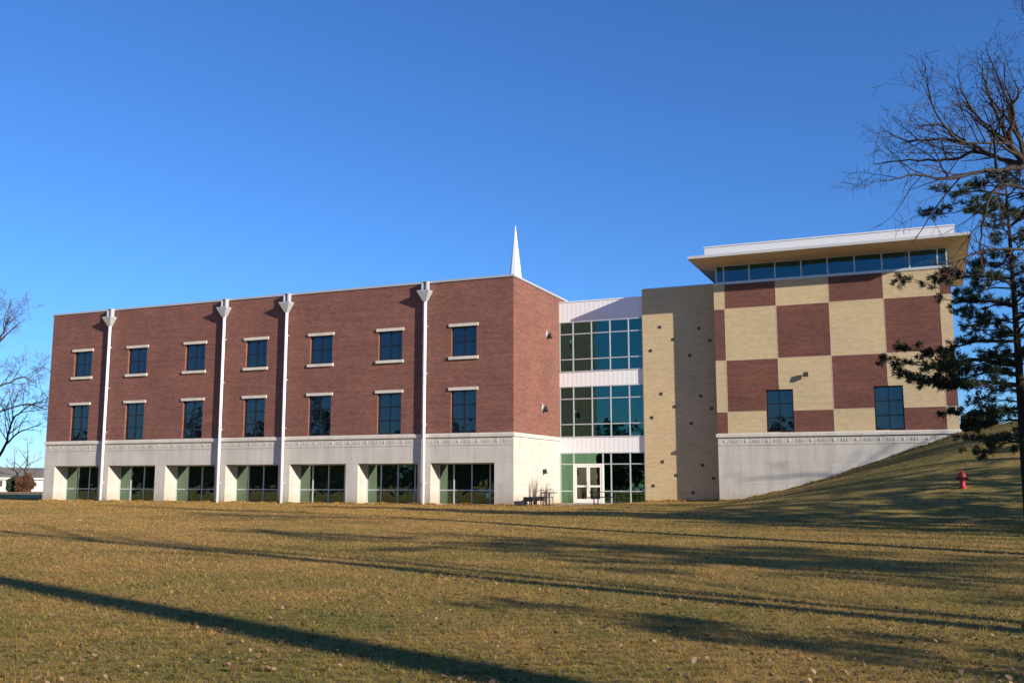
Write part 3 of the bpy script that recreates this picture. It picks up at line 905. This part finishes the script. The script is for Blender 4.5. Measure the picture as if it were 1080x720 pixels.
# conifers
def needlemat(name, c1, c2):
    m, t, b = mat(name)
    g = N(t, 'ShaderNodeNewGeometry')
    n = noise(t, g.outputs['Position'], 2.3, 3, .6)
    at_ = N(t, 'ShaderNodeAttribute'); at_.attribute_name = 'tint'
    ad = N(t, 'ShaderNodeMath', operation='ADD'); t.links.new(n, ad.inputs[0]); t.links.new(at_.outputs['Fac'], ad.inputs[1])
    mu = N(t, 'ShaderNodeMath', operation='MULTIPLY'); mu.inputs[1].default_value = .5; t.links.new(ad.outputs[0], mu.inputs[0])
    t.links.new(ramp(t, mu.outputs[0], [(.25, c1), (.7, c2)]), b.inputs['Base Color'])
    b.inputs['Roughness'].default_value = .7; b.inputs['Specular IOR Level'].default_value = .25
    tl = N(t, 'ShaderNodeBsdfTranslucent'); tl.inputs[0].default_value = (c2[0] * 1.2, c2[1] * 1.2, c2[2], 1)
    mx = N(t, 'ShaderNodeMixShader'); mx.inputs[0].default_value = .15
    t.links.new(b.outputs[0], mx.inputs[1]); t.links.new(tl.outputs[0], mx.inputs[2]); t.links.new(mx.outputs[0], t.nodes['Material Output'].inputs[0])
    return m
M['needle'] = needlemat('dark conifer needles', (.018, .030, .018), (.060, .080, .036))
M['leaf_dark'] = needlemat('dark evergreen leaves', (.012, .020, .012), (.035, .045, .020))
M['leaf_green'] = needlemat('green evergreen leaves', (.03, .055, .03), (.06, .09, .045))
M['leaf_rust'] = needlemat('rusty dry leaves', (.10, .05, .03), (.17, .085, .05))

def facemesh(name, V, F, tint, material, parent=None):
    """V (n,3), F (m,k) index array, tint per face"""
    me = bpy.data.meshes.new(name)
    k = F.shape[1]
    me.vertices.add(len(V)); me.vertices.foreach_set('co', V.astype(np.float32).reshape(-1))
    me.loops.add(F.size); me.loops.foreach_set('vertex_index', F.astype(np.int32).reshape(-1))
    me.polygons.add(len(F)); me.polygons.foreach_set('loop_start', (np.arange(len(F)) * k).astype(np.int32))
    me.update(calc_edges=True)
    a = me.attributes.new('tint', 'FLOAT', 'FACE'); a.data.foreach_set('value', tint.astype(np.float32))
    me.materials.append(material)
    o = bpy.data.objects.new(name, me); COL.objects.link(o)
    if parent is not None: o.parent = parent
    return o
def tufts(rg, C, Dr, n, length, width, spread):
    """n needles per tuft at points C with axis Dr, as thin triangles"""
    m = len(C)
    Cc = np.repeat(C, n, 0); Dd = np.repeat(Dr, n, 0)
    v = rg.normal(size=(m * n, 3)) * spread + Dd
    v /= np.linalg.norm(v, axis=1, keepdims=True)
    L = length * rg.uniform(.6, 1.2, (m * n, 1))
    s = np.cross(v, rg.normal(size=(m * n, 3))); s /= np.linalg.norm(s, axis=1, keepdims=True) + 1e-9
    wd = width * rg.uniform(.7, 1.3, (m * n, 1))
    o = Cc + rg.normal(size=(m * n, 3)) * length * .12
    V = np.stack([o - s * wd * .5, o + v * L * .55 + s * wd, o + v * L, o + v * L * .5 - s * wd], 1).reshape(-1, 3)
    F = np.arange(len(V)).reshape(-1, 4)
    return V, F, np.repeat(rg.uniform(0, 1, m), n)
def conifer(base, H, z0, rad, seed, label, name='conifer_tree', whorl=.42, per=5, prof=None, tl=.20, group=None, dens=1.0, rt=.17, boughs=()):
    rng = random.Random(seed); rg = np.random.default_rng(seed)
    e = empty(name, base, label, 'tree', group)
    tr = MB()
    tr.tube([(0, 0, -.4), (0, 0, H * .3), (rng.gauss(0, .06), rng.gauss(0, .06), H * .65), (0, 0, H)], [rt, rt * .8, rt * .45, .02], 10)
    Cs, Ds = [], []
    z = z0
    todo = list(boughs)
    while z < H - .25 or todo:
        own = z >= H - .25
        if own: zb, ab, lb_ = todo.pop()
        f = ((zb if own else z) - z0) / (H - z0)
        base_r = (prof(f) if prof else (1 - f) ** .8) * rad
        for k in range(1 if own else per):
            if not own and rng.random() < .22 + .3 * max(0, f - .45): continue
            a = rng.uniform(0, 6.283)
            L = max(.3, base_r * rng.uniform(.45, 1.12))
            zz = z + rng.uniform(-.2, .2)
            if own: a, L, zz = ab, lb_, zb
            dx, dy = math.cos(a), math.sin(a)
            droop = -.10 * (1 - f) + .25 * f + rng.gauss(0, .13)
            pts = [Vector((0, 0, zz)), Vector((dx * L * .35, dy * L * .35, zz + L * (.05 + droop * .3))), Vector((dx * L * .7, dy * L * .7, zz + L * droop * .6)), Vector((dx * L, dy * L, zz + L * (droop * .7 + .04)))]
            tr.tube(pts, [.012 + .014 * L, .01 + .009 * L, .012, .006], 5, cap=False)
            nsub = int(3 + L * 4.2 * dens)
            for j in range(nsub):
                g = rng.uniform(.2, 1) ** .8
                p, d = at(pts, g)
                sd_ = 1 if rng.random() < .5 else -1
                lat = Vector((-dy * sd_, dx * sd_, rng.uniform(-.25, .35)))
                dd = (d * rng.uniform(.5, 1.1) + lat * rng.uniform(.3, 1.0)).normalized()
                l2 = L * .32 * rng.uniform(.4, 1.1) * (1.25 - g * .6) + .1
                q = [p, p + dd * l2 * .6 + Vector((0, 0, .02)), p + dd * l2 + Vector((0, 0, rng.uniform(-.08, .1)))]
                tr.tube(q, [.008, .006, .004], 3, cap=False)
                nt_ = int(2 + l2 * 5 * dens)
                for s_ in range(nt_):
                    h = rng.uniform(.35, 1)
                    pp, d3 = at(q, h)
                    Cs.append(pp + Vector((rng.gauss(0, .035), rng.gauss(0, .035), rng.gauss(0, .035)))); Ds.append((d3 + Vector((0, 0, .25))).normalized())
        if not own: z += whorl * rng.uniform(.7, 1.3)
    tr.build('trunk', M['bark_dark'], e)
    V, F, tn = tufts(rg, np.array(Cs), np.array(Ds), 18, tl * .85, .012, .65)
    facemesh('crown', V, F, tn, M['needle'], e)
    return e
cb = onground(1086, 556)
def profR(f):
    return float(np.interp(f, [0, .12, .4, .63, .8, 1], [.44, .56, .52, .28, .40, .05]))
conifer((cb[0] + .02, cb[1], gzf(cb[0], cb[1])), 11.0, 2.6, 4.1, 8, 'tall dark conifer with gappy clumped branches at the right edge of the lawn', prof=profR, whorl=.37, per=8, dens=1.0,
        boughs=[(7.55, 2.75, 3.3), (5.2, 2.7, 3.6), (4.9, 2.95, 3.7), (4.6, 2.4, 3.3), (5.6, 3.2, 3.2), (9.9, 2.8, 2.3), (10.2, 3.1, 2.0), (4.2, 2.8, 2.9), (3.4, 2.6, 2.2)])

# evergreen shrub on the hilltop behind the checkered block
def bush(base, rx, ry, h, seed, label, material, n=2600, leaf=.09, name='evergreen_bush', group=None):
    rg = np.random.default_rng(seed)
    e = empty(name, base, label, 'bush', group)
    d = rg.normal(size=(n, 3)); d /= np.linalg.norm(d, axis=1, keepdims=True)
    lump = 1 + .16 * np.sin(d[:, 0] * 5 + seed) * np.cos(d[:, 1] * 4.3) + .12 * np.sin(d[:, 2] * 7 + d[:, 0] * 3)
    rr = lump * rg.uniform(.55, 1.03, n) ** .6
    C = d * rr[:, None] * np.array([rx, ry, h * .5]) + np.array([0, 0, h * .5])
    C = C[C[:, 2] > .05]
    V, F, tn = tufts(rg, C, C - np.array([0, 0, h * .4]) , 5, leaf * 1.6, leaf * .5, 1.2)
    facemesh('crown', V, F, tn, material, e)
    p = MB(); rng = random.Random(seed)
    for k in range(7):
        a = rng.uniform(0, 6.28); p.tube([(0, 0, -.2), (rx * .3 * math.cos(a), ry * .3 * math.sin(a), h * .4), (rx * .6 * math.cos(a), ry * .6 * math.sin(a), h * .8)], [.05, .03, .01], 5)
    p.build('stem', M['bark_dark'], e)
q = W(1031, 452, 70); q.z = gzf(q.x, q.y)
bush(q, 1.15, 1.0, 1.75, 3, 'dark rounded evergreen bush on the hilltop right of the checkered block', M['leaf_dark'])

# trees off to the right and behind the camera whose shadows fall across the lawn
nS = Vector((math.sin(R(SUN_AZ)), math.cos(R(SUN_AZ)), 0)); tS = Vector((-math.cos(R(SUN_AZ)), math.sin(R(SUN_AZ)), 0))
def st(s, t_):
    p = nS * s + tS * t_
    return (p.x, p.y, gzf(p.x, p.y))
def profQ(f): return float(np.interp(f, [0, .3, .7, 1], [.6, 1, .7, .1]))
def line_s(*pts):
    return sum(Vector(onground(*q)).dot(nS) for q in pts) / len(pts)
SH = dict(CFG); SH.update(last=2, rmin=.012, dens=[1.0, 1.3, 1.8, 2])
s1 = line_s((135, 633), (270, 675), (540, 718)); s2 = line_s((0, 558.5), (270, 581), (540, 612)); s3 = line_s((320, 560), (540, 575), (900, 600))
tc = Vector((CAM[0], CAM[1], 0)).dot(tS)
bare_tree(st(s1, tc - 15.0), auto_limbs(31, 23, .78, 2.4, .44, 6), 31, 'tall leafless tree right of the viewpoint with a long clear trunk', 'tree', None, SH)
bare_tree(st(s2 - .3, tc - 13), auto_limbs(32, 19, .62, 2.6, .26, 6), 32, 'leafless tree standing right of the viewpoint behind the first trunk', 'tree', None, SH)
bare_tree(st(s2 + .5, tc - 16), auto_limbs(37, 15, .5, 2.6, .19, 6), 37, 'slimmer leafless tree close beside the second trunk right of the viewpoint', 'tree', None, SH)
conifer(st(line_s((900, 684), (1080, 706)), tc - 13), 7.0, 2.6, 1.3, 33, 'small thin pine to the right of the viewpoint', prof=profQ, per=5, rt=.12, dens=.8)
def profP(f): return float(np.interp(f, [0, .2, .6, 1], [.6, 1, .8, .1]))
conifer(st(s3 - .8, tc - 20), 14.5, 6.2, 2.6, 41, 'tall pine off to the right with a high dense crown', prof=profP, per=6, rt=.24, dens=.9)
conifer(st(s3 + 1.8, tc - 30), 15.5, 7.0, 2.8, 42, 'taller pine behind the first pine off to the right', prof=profP, per=6, rt=.26, dens=.9)
bare_tree(st(-13.0, -52), auto_limbs(34, 14, .35, 4.0, .25, 8), 34, 'broad leafless tree on the slope to the right of the frame', 'tree', None, SH)
bare_tree(st(-6.3, -41), auto_limbs(35, 13, .3, 4.0, .24, 8), 35, 'leafless tree on the slope right of the conifer', 'tree', None, SH)
bare_tree(st(-17.5, -66), auto_limbs(36, 14, .35, 4.0, .25, 8), 36, 'leafless tree beyond the pines to the right of the frame', 'tree', None, SH)
conifer(st(-8.6, -48), 15.0, 3.0, 3.4, 43, 'broad pine on the slope to the right of the frame', prof=profP, per=7, rt=.24, dens=1.2)
conifer(st(-4.2, -43), 11.0, 2.5, 2.8, 44, 'smaller pine higher on the slope to the right of the frame', prof=profP, per=7, rt=.2, dens=1.2)
bare_tree(st(1.0, -35), auto_limbs(51, 12, .25, 4.2, .24, 9), 51, 'leafless tree low on the hill right of the hydrant', 'tree', None, SH)
bare_tree(st(4.8, -40), auto_limbs(52, 13, .25, 4.4, .26, 9), 52, 'leafless tree higher on the hill right of the hydrant', 'tree', None, SH)
conifer(st(8.3, -39), 8.5, 1.0, 2.6, 53, 'low conifer on the hilltop right of the frame', prof=profP, per=7, rt=.16, dens=1.2)
bare_tree(st(12.0, -40), auto_limbs(54, 9, .25, 3.4, .2, 8), 54, 'small leafless tree on the hilltop right of the checkered block', 'tree', None, SH)
conifer(st(-1.2, -40), 10.0, 2.0, 2.6, 61, 'conifer on the slope between the leafless trees right of the hydrant', prof=profP, per=7, rt=.18, dens=.7)
conifer(st(2.6, -41), 11.0, 1.6, 2.8, 62, 'taller conifer on the slope farther right of the hydrant', prof=profP, per=7, rt=.2, dens=.7)
bare_tree(st(10.8, -45), auto_limbs(64, 11, .25, 3.6, .2, 8), 64, 'leafless tree on the far shoulder of the hill right of the frame', 'tree', None, SH)
conifer((-37.0, -36.0, gzf(-37, -36)), 10.5, 1.4, 2.6, 65, 'conifer out on the lawn left of the frame mirrored in a lower brick wing window', prof=profP, per=8, rt=.2, dens=1.3)
conifer((-46.5, -27.5, gzf(-46.5, -27.5)), 9.0, 1.4, 2.0, 66, 'narrow conifer on the lawn left of the frame nearer the brick wing', prof=profP, per=8, rt=.18, dens=1.3)
# wood across the lawn behind the viewer: what the low windows mirror
rg = np.random.default_rng(55)
nW = 190
wx = np.sort(rg.uniform(-230, 12, nW)); wy = -95 + rg.uniform(-14, 14, nW) - .05 * np.abs(wx)
Cs = []
for x_, y_ in zip(wx, wy):
    hh = rg.uniform(6, 11); n_ = 170
    d_ = rg.normal(size=(n_, 3)); d_ /= np.linalg.norm(d_, axis=1, keepdims=True)
    Cs.append(d_ * (rg.uniform(.5, 1, (n_, 1)) ** .5) * np.array([2.6, 2.4, hh * .52]) + np.array([x_, y_, hh * .5 + gzf(x_, y_)]))
Cs = np.concatenate(Cs)
V, F, tn = tufts(rg, Cs, np.tile(np.array([[0, 0, .6]]), (len(Cs), 1)), 4, 1.0, .32, 1.0)
o = facemesh('far_wood', V, F, tn, M['leaf_dark'])
tag(o, 'dark wood across the lawn mirrored in the ground floor glass', 'wood', None, 'stuff')

# ------------------------------------------------------------------ far left: road, houses, bushes, ridge
def strip(name, pts0, pts1, material, dz):
    mb = MB()
    n = 60
    for i in range(n):
        a0 = Vector(pts0[0]).lerp(Vector(pts0[1]), i / n); a1 = Vector(pts0[0]).lerp(Vector(pts0[1]), (i + 1) / n)
        b0 = Vector(pts1[0]).lerp(Vector(pts1[1]), i / n); b1 = Vector(pts1[0]).lerp(Vector(pts1[1]), (i + 1) / n)
        mb.quad(*[(v.x, v.y, gzf(v.x, v.y) + dz) for v in (a0, a1, b1, b0)])
    o = mb.build(name, material); o['kind'] = 'structure'
vd = Vector((-.76, .65, 0)); vp = Vector((.65, .76, 0))
c0 = Vector((CAM[0], CAM[1], 0))
def far(d, l): 
    p = c0 + vd * d + vp * l
    return Vector((p.x, p.y, gzf(p.x, p.y)))
M['asphalt'] = plain('pale worn asphalt', (0.208, 0.2, 0.184), .9)
strip('road', (far(128, -60), far(128, 60)), (far(140, -60), far(140, 60)), M['asphalt'], .05)
M['siding'] = plain('white siding', (0.64, 0.624, 0.592), .7)
M['shingle'] = plain('grey brown shingles', (0.16, 0.136, 0.116), .9, 0, .25, 2)
M['dim'] = plain('dark porch glass', (.03, .03, .03), .4)
def house(d, l, wd, dp, eave, ridge, label, door=None, wins_=()):
    p0 = far(d, l)
    e = empty('house', p0, label, 'house', None, math.atan2(vp.y, vp.x))
    # local x along the street, local y away from the viewer
    p = MB(); p.box(-wd / 2, wd / 2, 0, dp, -1.0, eave); p.add([(-wd / 2, 0, eave), (-wd / 2, dp, eave), (-wd / 2, dp / 2, ridge - .1)], [(0, 1, 2)]); p.add([(wd / 2, 0, eave), (wd / 2, dp, eave), (wd / 2, dp / 2, ridge - .1)], [(0, 1, 2)])
    p.build('wall', M['siding'], e)
    p = MB(); o_ = .6
    for sy in (0, 1):
        y0 = -o_ if sy == 0 else dp + o_
        p.add([(-wd / 2 - .4, y0, eave - .12), (wd / 2 + .4, y0, eave - .12), (wd / 2 + .4, dp / 2, ridge), (-wd / 2 - .4, dp / 2, ridge), (-wd / 2 - .4, y0, eave + .05), (wd / 2 + .4, y0, eave + .05), (wd / 2 + .4, dp / 2, ridge + .16), (-wd / 2 - .4, dp / 2, ridge + .16)],
              [(0, 1, 2, 3), (4, 5, 6, 7), (0, 1, 5, 4), (1, 2, 6, 5), (3, 0, 4, 7)])
    p.build('roof', M['shingle'], e)
    p = MB(); p.box(-wd / 2 - .4, wd / 2 + .4, -o_ - .06, -o_ - .01, eave - .16, eave + .09); p.build('gutter', M['white_metal'], e)
    for (x, w_, z0, z1) in wins_:
        p = MB(); p.box(x - w_ / 2, x + w_ / 2, -.05, -.003, z0, z1); f = p.build('window', M['siding'], e)
        p = MB(); p.box(x - w_ / 2 + .08, x + w_ / 2 - .08, -.07, -.052, z0 + .08, z1 - .08); p.build('pane', M['dim'], f)
    if door is not None:
        p = MB(); p.box(door - .5, door + .5, -.06, -.003, -.2, 2.0); p.build('door', M['siding'], e)
    return e
house(196, -6.2, 14, 8, 2.35, 4.1, 'low white house with a grey brown roof beyond the lawn at the left edge', None, ((4.0, 1.4, .8, 2.0), (-3, 1.6, .8, 2.0)))
house(202, 6.0, 9, 7, 2.3, 3.6, 'low house with a dark porch and white door beside the brick wing', -1.6, ((.6, 1.6, .2, 2.0), (3.0, 1.8, .2, 2.0), (-3.2, 1.6, .3, 2.0)))
house(250, 5.5, 12, 8, 4.3, 5.0, 'pale flat roofed house showing above the nearer roofs', None, ((2, 1.4, 1.5, 3.2),))
house(262, -14, 12, 8, 4.4, 6.0, 'white house with a pale ridge behind the low white house', None, ((2, 1.4, 1.5, 3.2),))
q = far(186, 0); 
a = W(14, 519, 160); a.z = gzf(a.x, a.y)
bush(a, 1.0, 1.0, 2.3, 12, 'dark green bush in front of the low white house', M['leaf_green'], 2200, .16)
a = W(26, 519, 159); a.z = gzf(a.x, a.y)
bush(a, 1.3, 1.2, 2.6, 13, 'rusty brown bush right of the green bush by the far house', M['leaf_rust'], 2600, .16, 'dry_bush')

# wooded ridge on the horizon
rg = np.random.default_rng(77)
M['ridge'] = plain('wooded ridge', (.115, .105, .115), 1, 0, .3, .03)
mb = MB()
K = 260
A = np.linspace(R(20), R(200), K)
h1 = 15 + 3.0 * np.sin(A * 7) + 1.5 * np.sin(A * 23 + 1) + rg.normal(0, .8, K)
prof = [(820, -14), (850, .55), (900, 1.0), (1000, .75), (1150, -14)]
rs = []
for i, a in enumerate(A):
    dx, dy = math.cos(a), math.sin(a)
    rs.append([(CAM[0] + dx * r_, CAM[1] + dy * r_, (h if h < 0 else h * h1[i])) for r_, h in prof])
for i in range(K - 1):
    for j in range(len(prof) - 1):
        mb.quad(rs[i][j], rs[i][j + 1], rs[i + 1][j + 1], rs[i + 1][j])
o = mb.build('hills', M['ridge']); o['kind'] = 'structure'

# ------------------------------------------------------------------ turf blades and fallen leaves near the viewer
rg = np.random.default_rng(1)
def polar(n, r0, r1, half=R(38)):
    r = np.exp(rg.uniform(math.log(r0), math.log(r1), n))
    a = rg.uniform(-half, half, n) + R(90) + .3989
    return CAM[0] + r * np.cos(a), CAM[1] + r * np.sin(a), r
nB = 560000
x, y, r = polar(nB, 5.5, 88)
# clumps: pull blades towards random tuft centres
gi = (np.floor(x * 9) * 73856093 + np.floor(y * 9) * 19349663).astype(np.int64)
hsh = lambda k: ((gi * k) % 9973) / 9973.0
pull = rg.uniform(0, .8, nB)
x = x + ((np.floor(x * 9) + hsh(7919)) / 9 - x) * pull; y = y + ((np.floor(y * 9) + hsh(6101)) / 9 - y) * pull
tuft = hsh(4421)
ok_ = ~(((x < .1) & (x > -35.7) & (y > -.06) & (y < 9.1)) | ((x >= .1) & (x < 10.3) & (y > 2.15) & ((x > 1.15) | (y > 7.5))) | ((x >= 10.3) & (x < 23.3) & (y > 6.3)) | ((x < 0) & (y > 19.9) & (x > -36) & (y < 19.8)))
x, y, r, tuft = x[ok_], y[ok_], r[ok_], tuft[ok_]; nB = len(x)
z = gz(x, y)
h = rg.uniform(.015, .045, nB) * (.5 + 1.1 * tuft ** 1.5)
nF = 16000
fx = np.concatenate([rg.uniform(-35.6, .1, nF), rg.uniform(10.2, 23.2, nF // 2), rg.uniform(5.6, 10.2, nF // 5)])
fy_ = np.concatenate([-.02 - rg.exponential(.07, nF), YC - .02 - rg.exponential(.08, nF // 2), YT - .02 - rg.exponential(.07, nF // 5)])
fh = rg.uniform(.03, .15, len(fx)) * (.4 + .8 * (np.sin(fx * 1.7) * np.sin(fx * 4.1 + 1) + 1) / 2)
x = np.concatenate([x, fx]); y = np.concatenate([y, fy_]); z = np.concatenate([z, gz(fx, fy_)]); h = np.concatenate([h, fh])
tuft = np.concatenate([tuft, rg.uniform(0, 1, len(fx))]); r = np.hypot(x - CAM[0], y - CAM[1]); nB = len(x)
ang = rg.uniform(0, 6.283, nB); lean = rg.uniform(.4, 2.6, nB); lean[-len(fx):] *= .35
wd = np.maximum(.0024, .00040 * r) * rg.uniform(.7, 1.4, nB)
px_, py_ = np.cos(ang), np.sin(ang)
b0 = np.stack([x - py_ * wd, y + px_ * wd, z - .005], 1); b1 = np.stack([x + py_ * wd, y - px_ * wd, z - .005], 1)
ti = np.stack([x + px_ * h * lean, y + py_ * h * lean, z + h], 1)
V = np.stack([b0, b1, ti], 1).reshape(-1, 3)
m, t, b = mat('turf blades')
c, n3 = grasscolor(t)
at_ = N(t, 'ShaderNodeAttribute'); at_.attribute_name = 'tint'
c = mixc(t, 1, c, ramp(t, at_.outputs['Fac'], [(0, (.42, .45, .32)), (.3, (.72, .76, .6)), (.55, (1.05, 1.02, .92)), (.8, (1.35, 1.25, 1.1)), (1, (2.0, 1.8, 1.5))]), 'MULTIPLY')
t.links.new(c, b.inputs['Base Color'])
b.inputs['Roughness'].default_value = .8; b.inputs['Specular IOR Level'].default_value = .15
tl_ = N(t, 'ShaderNodeBsdfTranslucent'); t.links.new(c, tl_.inputs[0])
mx = N(t, 'ShaderNodeMixShader'); mx.inputs[0].default_value = .38
t.links.new(b.outputs[0], mx.inputs[1]); t.links.new(tl_.outputs[0], mx.inputs[2]); t.links.new(mx.outputs[0], t.nodes['Material Output'].inputs[0])
M['blades'] = m
o = facemesh('grass_blades', V, np.arange(len(V)).reshape(-1, 3), np.clip(rg.uniform(0, 1, nB) * .6 + .4 * ((tuft * 57.3) % 1), 0, 1), m)
tag(o, 'short dry turf blades covering the lawn in front of the viewer', 'grass', None, 'stuff')

nL = 9000
x, y, r = polar(nL, 5.5, 40)
cl = np.sin(x * .9 + 1.3 * np.sin(y * .7)) + np.sin(y * 1.1 + 2)
keep = rg.uniform(-2, 2, nL) < cl + .8
x, y, r = x[keep], y[keep], r[keep]
for k in range(46):
    dx_, dy_, dr_ = polar(1, 7, 34)
    m_ = int(rg.uniform(20, 110)); sp_ = rg.uniform(.15, .7)
    x = np.concatenate([x, dx_ + rg.normal(0, sp_ * 1.6, m_)]); y = np.concatenate([y, dy_ + rg.normal(0, sp_, m_)])
n = len(x); z = gz(x, y) + rg.uniform(.015, .05, n)
s = rg.uniform(.008, .027, n) * np.where(rg.uniform(0, 1, n) < .06, 1.5, 1); a = rg.uniform(0, 6.283, n); tl = rg.uniform(-.7, .7, n); t2 = rg.uniform(-.6, .6, n)
P0 = np.stack([x, y, z], 1)
u = np.stack([np.cos(a), np.sin(a), tl], 1) * s[:, None]
v = np.stack([-np.sin(a), np.cos(a), t2], 1) * s[:, None] * rg.uniform(.5, .8, (n, 1))
up = np.stack([0 * x, 0 * x, s * rg.uniform(.1, .6, n)], 1)
# six point curled leaf outline
V = np.stack([P0 - u, P0 - u * .35 + v + up * .6, P0 + u * .4 + v * .9 + up, P0 + u * 1.1 + up * .3, P0 + u * .4 - v * .9 + up * .8, P0 - u * .35 - v + up * .5], 1).reshape(-1, 3)
m, t, b = mat('fallen leaf')
at_ = N(t, 'ShaderNodeAttribute'); at_.attribute_name = 'tint'
t.links.new(ramp(t, at_.outputs['Fac'], [(0, (.08, .045, .025)), (.4, (.20, .105, .05)), (.8, (.27, .165, .08)), (1, (.37, .25, .14))]), b.inputs['Base Color'])
b.inputs['Roughness'].default_value = .75
o = facemesh('fallen_leaves', V, np.arange(len(V)).reshape(-1, 6), rg.uniform(0, 1, n), m)
tag(o, 'curled brown leaves scattered over the dry lawn', 'leaves', None, 'stuff')
